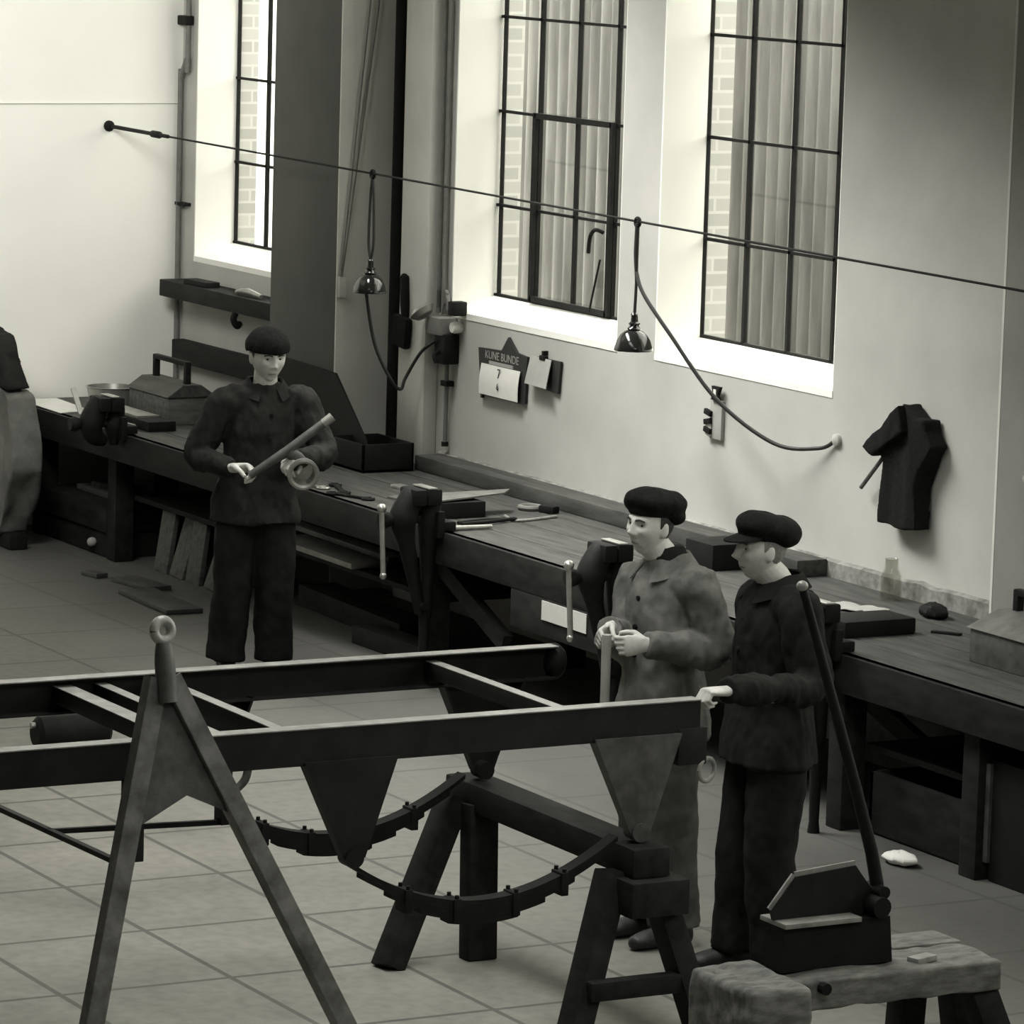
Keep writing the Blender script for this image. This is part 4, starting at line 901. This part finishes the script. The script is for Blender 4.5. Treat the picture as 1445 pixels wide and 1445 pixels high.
        bmesh.ops.holes_fill(h.bm, edges=[e for e in h.bm.edges if e.is_boundary])
        h.remesh(0.006, 3).wrinkle(0.005, 16, (1, 1, 1), 4).build('beret', cap_m, root, sharp=80)
    else:
        h = MB().ell(top + hu * 0.006 - hf * 0.018, (0.112, 0.135, 0.064), HR @ Matrix.Rotation(0.13, 3, 'X'), 32)
        h.ell(top - hu * 0.010 - hf * 0.055, (0.105, 0.088, 0.052), HR @ Matrix.Rotation(0.3, 3, 'X'), 28)
        h.rings([oval(top + hu * z, hr, hf, a, c_, 28) for z, a, c_ in ((-0.036, 0.086, 0.104), (0.0, 0.090, 0.108), (0.02, 0.085, 0.1))])
        hc = h.remesh(0.007, 4).wrinkle(0.009, 11, (1, 1, 1), 7).build('cap_crown', cap_m, root, sharp=80)
        vz = MB(); rows = []
        for k in range(15):
            a = -1.15 + 2.3 * k / 14; ext = 0.062 * math.cos(a * 1.25) ** 0.7 if abs(a) < 1.2 else 0.0
            p = top + hr * (0.086 * math.sin(a)) + hf * (0.100 * math.cos(a)) - hu * 0.030
            q = p + (hf * 0.95 + hr * 0.25 * math.sin(a)) * ext - hu * (0.022 * ext / 0.062)
            rows.append([p, q, q + hu * 0.006, p + hu * 0.010])
        vz.rings(rows).build('visor', cap_m, hc, sharp=60)
    return root

# man with sledge in the pale jacket, standing at the far rail end
JM = dict(head=(10.89, -2.965, 1.645), neck=(10.895, -2.885, 1.477), shL=(11.085, -2.85, 1.435), shR=(10.70, -2.895, 1.40), pel=(10.896, -2.887, 0.93), hipL=(10.99, -2.884, 0.89), hipR=(10.80, -2.888, 0.89),
    elL=(11.135, -2.80, 1.185), wrL=(11.125, -3.085, 1.225), haL=(11.09, -3.20, 1.225), elR=(10.745, -2.97, 1.145), wrR=(10.93, -3.145, 1.265), haR=(10.99, -3.24, 1.235),
    knL=(11.02, -2.90, 0.49), knR=(10.81, -2.90, 0.49), anL=(11.01, -2.86, 0.10), anR=(10.80, -2.85, 0.10))
POLE = V((11.055, -3.235, 1.0))
person('person in a pale denim jacket and black beret holding a wooden pole', JM, -88, -76, 5, denim_l, denim_m, 'beret', dict(
    scarf=1, L=dict(d=(-0.25, -0.95, -0.05), n=(-0.95, 0.25, -0.1), t=(0, 0, 1), curl=(45, 60, 40), thumb=(0.8, 0.6)),
    R=dict(d=(0.45, -0.85, -0.28), n=(0.75, 0.45, -0.45), t=(0, 0, 1), curl=(50, 60, 40), thumb=(0.7, 0.6))), head_roll=4, collar_m=denim_l)
b = MB().tube([POLE + V((0, 0, -0.12)), POLE + V((0, 0, 0.26))], [0.018, 0.019], 14)
rt = thing('pole', 'pale wooden pole held upright by the man in pale denim jacket', 'pole', POLE - V((0, 0, 0.14)))
b.build('shaft', wood_l, rt); MB().tube([POLE + V((0, 0, -0.14)), POLE + V((0, 0, -0.08))], [0.015, 0.023], 14).build('ferrule', iron, rt)
# man with the peaked cap
JR = dict(head=(11.513, -2.852, 1.638), neck=(11.525, -2.772, 1.487), shL=(11.715, -2.80, 1.445), shR=(11.335, -2.735, 1.415), pel=(11.522, -2.79, 0.93), hipL=(11.62, -2.80, 0.89), hipR=(11.42, -2.77, 0.89),
    elL=(11.83, -2.80, 1.165), wrL=(11.965, -3.25, 1.205), haL=(11.99, -3.36, 1.205), elR=(11.27, -2.69, 1.12), wrR=(11.27, -2.66, 0.89), haR=(11.28, -2.65, 0.80),
    knL=(11.64, -2.84, 0.49), knR=(11.42, -2.82, 0.49), anL=(11.66, -2.79, 0.10), anR=(11.40, -2.82, 0.10))
person('person in a dark work suit and peaked cap gripping the near rail end', JR, -98, -97, 4, cloth_d, cloth_d, 'cap', dict(
    L=dict(d=(0.08, -0.99, 0.05), n=(0, -0.15, -1), t=(-1, 0, 0), curl=(62, 70, 40), thumb=(0.6, 0.6)),
    R=dict(d=(0.0, 0.1, -0.99), n=(1, 0, 0), t=(0, -1, 0), curl=(30, 40, 25))), hair=hair_f)
# man at the far end of the bench
JL = dict(head=(4.811, -1.655, 1.605), neck=(4.775, -1.652, 1.435), shL=(4.825, -1.475, 1.385), shR=(4.745, -1.845, 1.385), pel=(4.763, -1.69, 0.88), hipL=(4.785, -1.60, 0.84), hipR=(4.735, -1.78, 0.84),
    elL=(4.94, -1.40, 1.13), wrL=(5.075, -1.60, 1.125), haL=(5.12, -1.69, 1.115), elR=(4.70, -1.98, 1.11), wrR=(4.93, -1.905, 1.075), haR=(5.03, -1.84, 1.09),
    knL=(4.82, -1.60, 0.46), knR=(4.76, -1.80, 0.46), anL=(4.80, -1.59, 0.10), anR=(4.74, -1.82, 0.10))
SC, SH, B0 = 1.03, V((0.42, -0.23, 0)), V((4.77, -1.70, 0))
JL = {k: B0 + SH + (V(v) - B0) * SC for k, v in JL.items()}
TL = lambda *p: B0 + SH + (V(p) - B0) * SC
person('person in dark work clothes and beret holding a tool by the bench', JL, -16, -4, -6, cloth_k, cloth_d, 'skullcap', dict(
    L=dict(d=(0.5, -0.85, 0.0), n=(0.1, 0.2, -1), t=(0.8, 0.5, 0.2), curl=(50, 55, 35), size=1.1),
    R=dict(d=(0.75, 0.62, 0.1), n=(0.35, -0.3, -0.9), t=(0.3, -0.6, 0.7), curl=(55, 60, 40), size=1.2)), hs=1.10)
rt = thing('hand_tool', 'long iron tool with a bright tip and a round socket, held by left man', 'tool', TL(5.15, -1.65, 1.05))
MB().tube([TL(5.07, -1.865, 1.055), TL(5.14, -1.70, 1.18), TL(5.20, -1.53, 1.32)], [0.020, 0.024, 0.022], 14).build('bar', rusty, rt)
MB().tube([TL(5.198, -1.535, 1.315), TL(5.215, -1.495, 1.35)], [0.024, 0.024], 14).build('tip', steel_l, rt)
MB().lathe([(0.055, -0.10), (0.062, -0.02), (0.078, 0.0), (0.082, 0.03), (0.070, 0.034), (0.058, 0.028), (0.05, -0.04), (0, -0.045)], TL(5.19, -1.635, 1.075), (0.86, -0.35, -0.15), 30, cap=False).build('socket', brass, rt)
MB().tube([TL(5.14, -1.70, 1.18), TL(5.13, -1.64, 1.14), TL(5.13, -1.62, 1.10)], [0.03, 0.035, 0.05], 14).build('neck', rusty, rt)
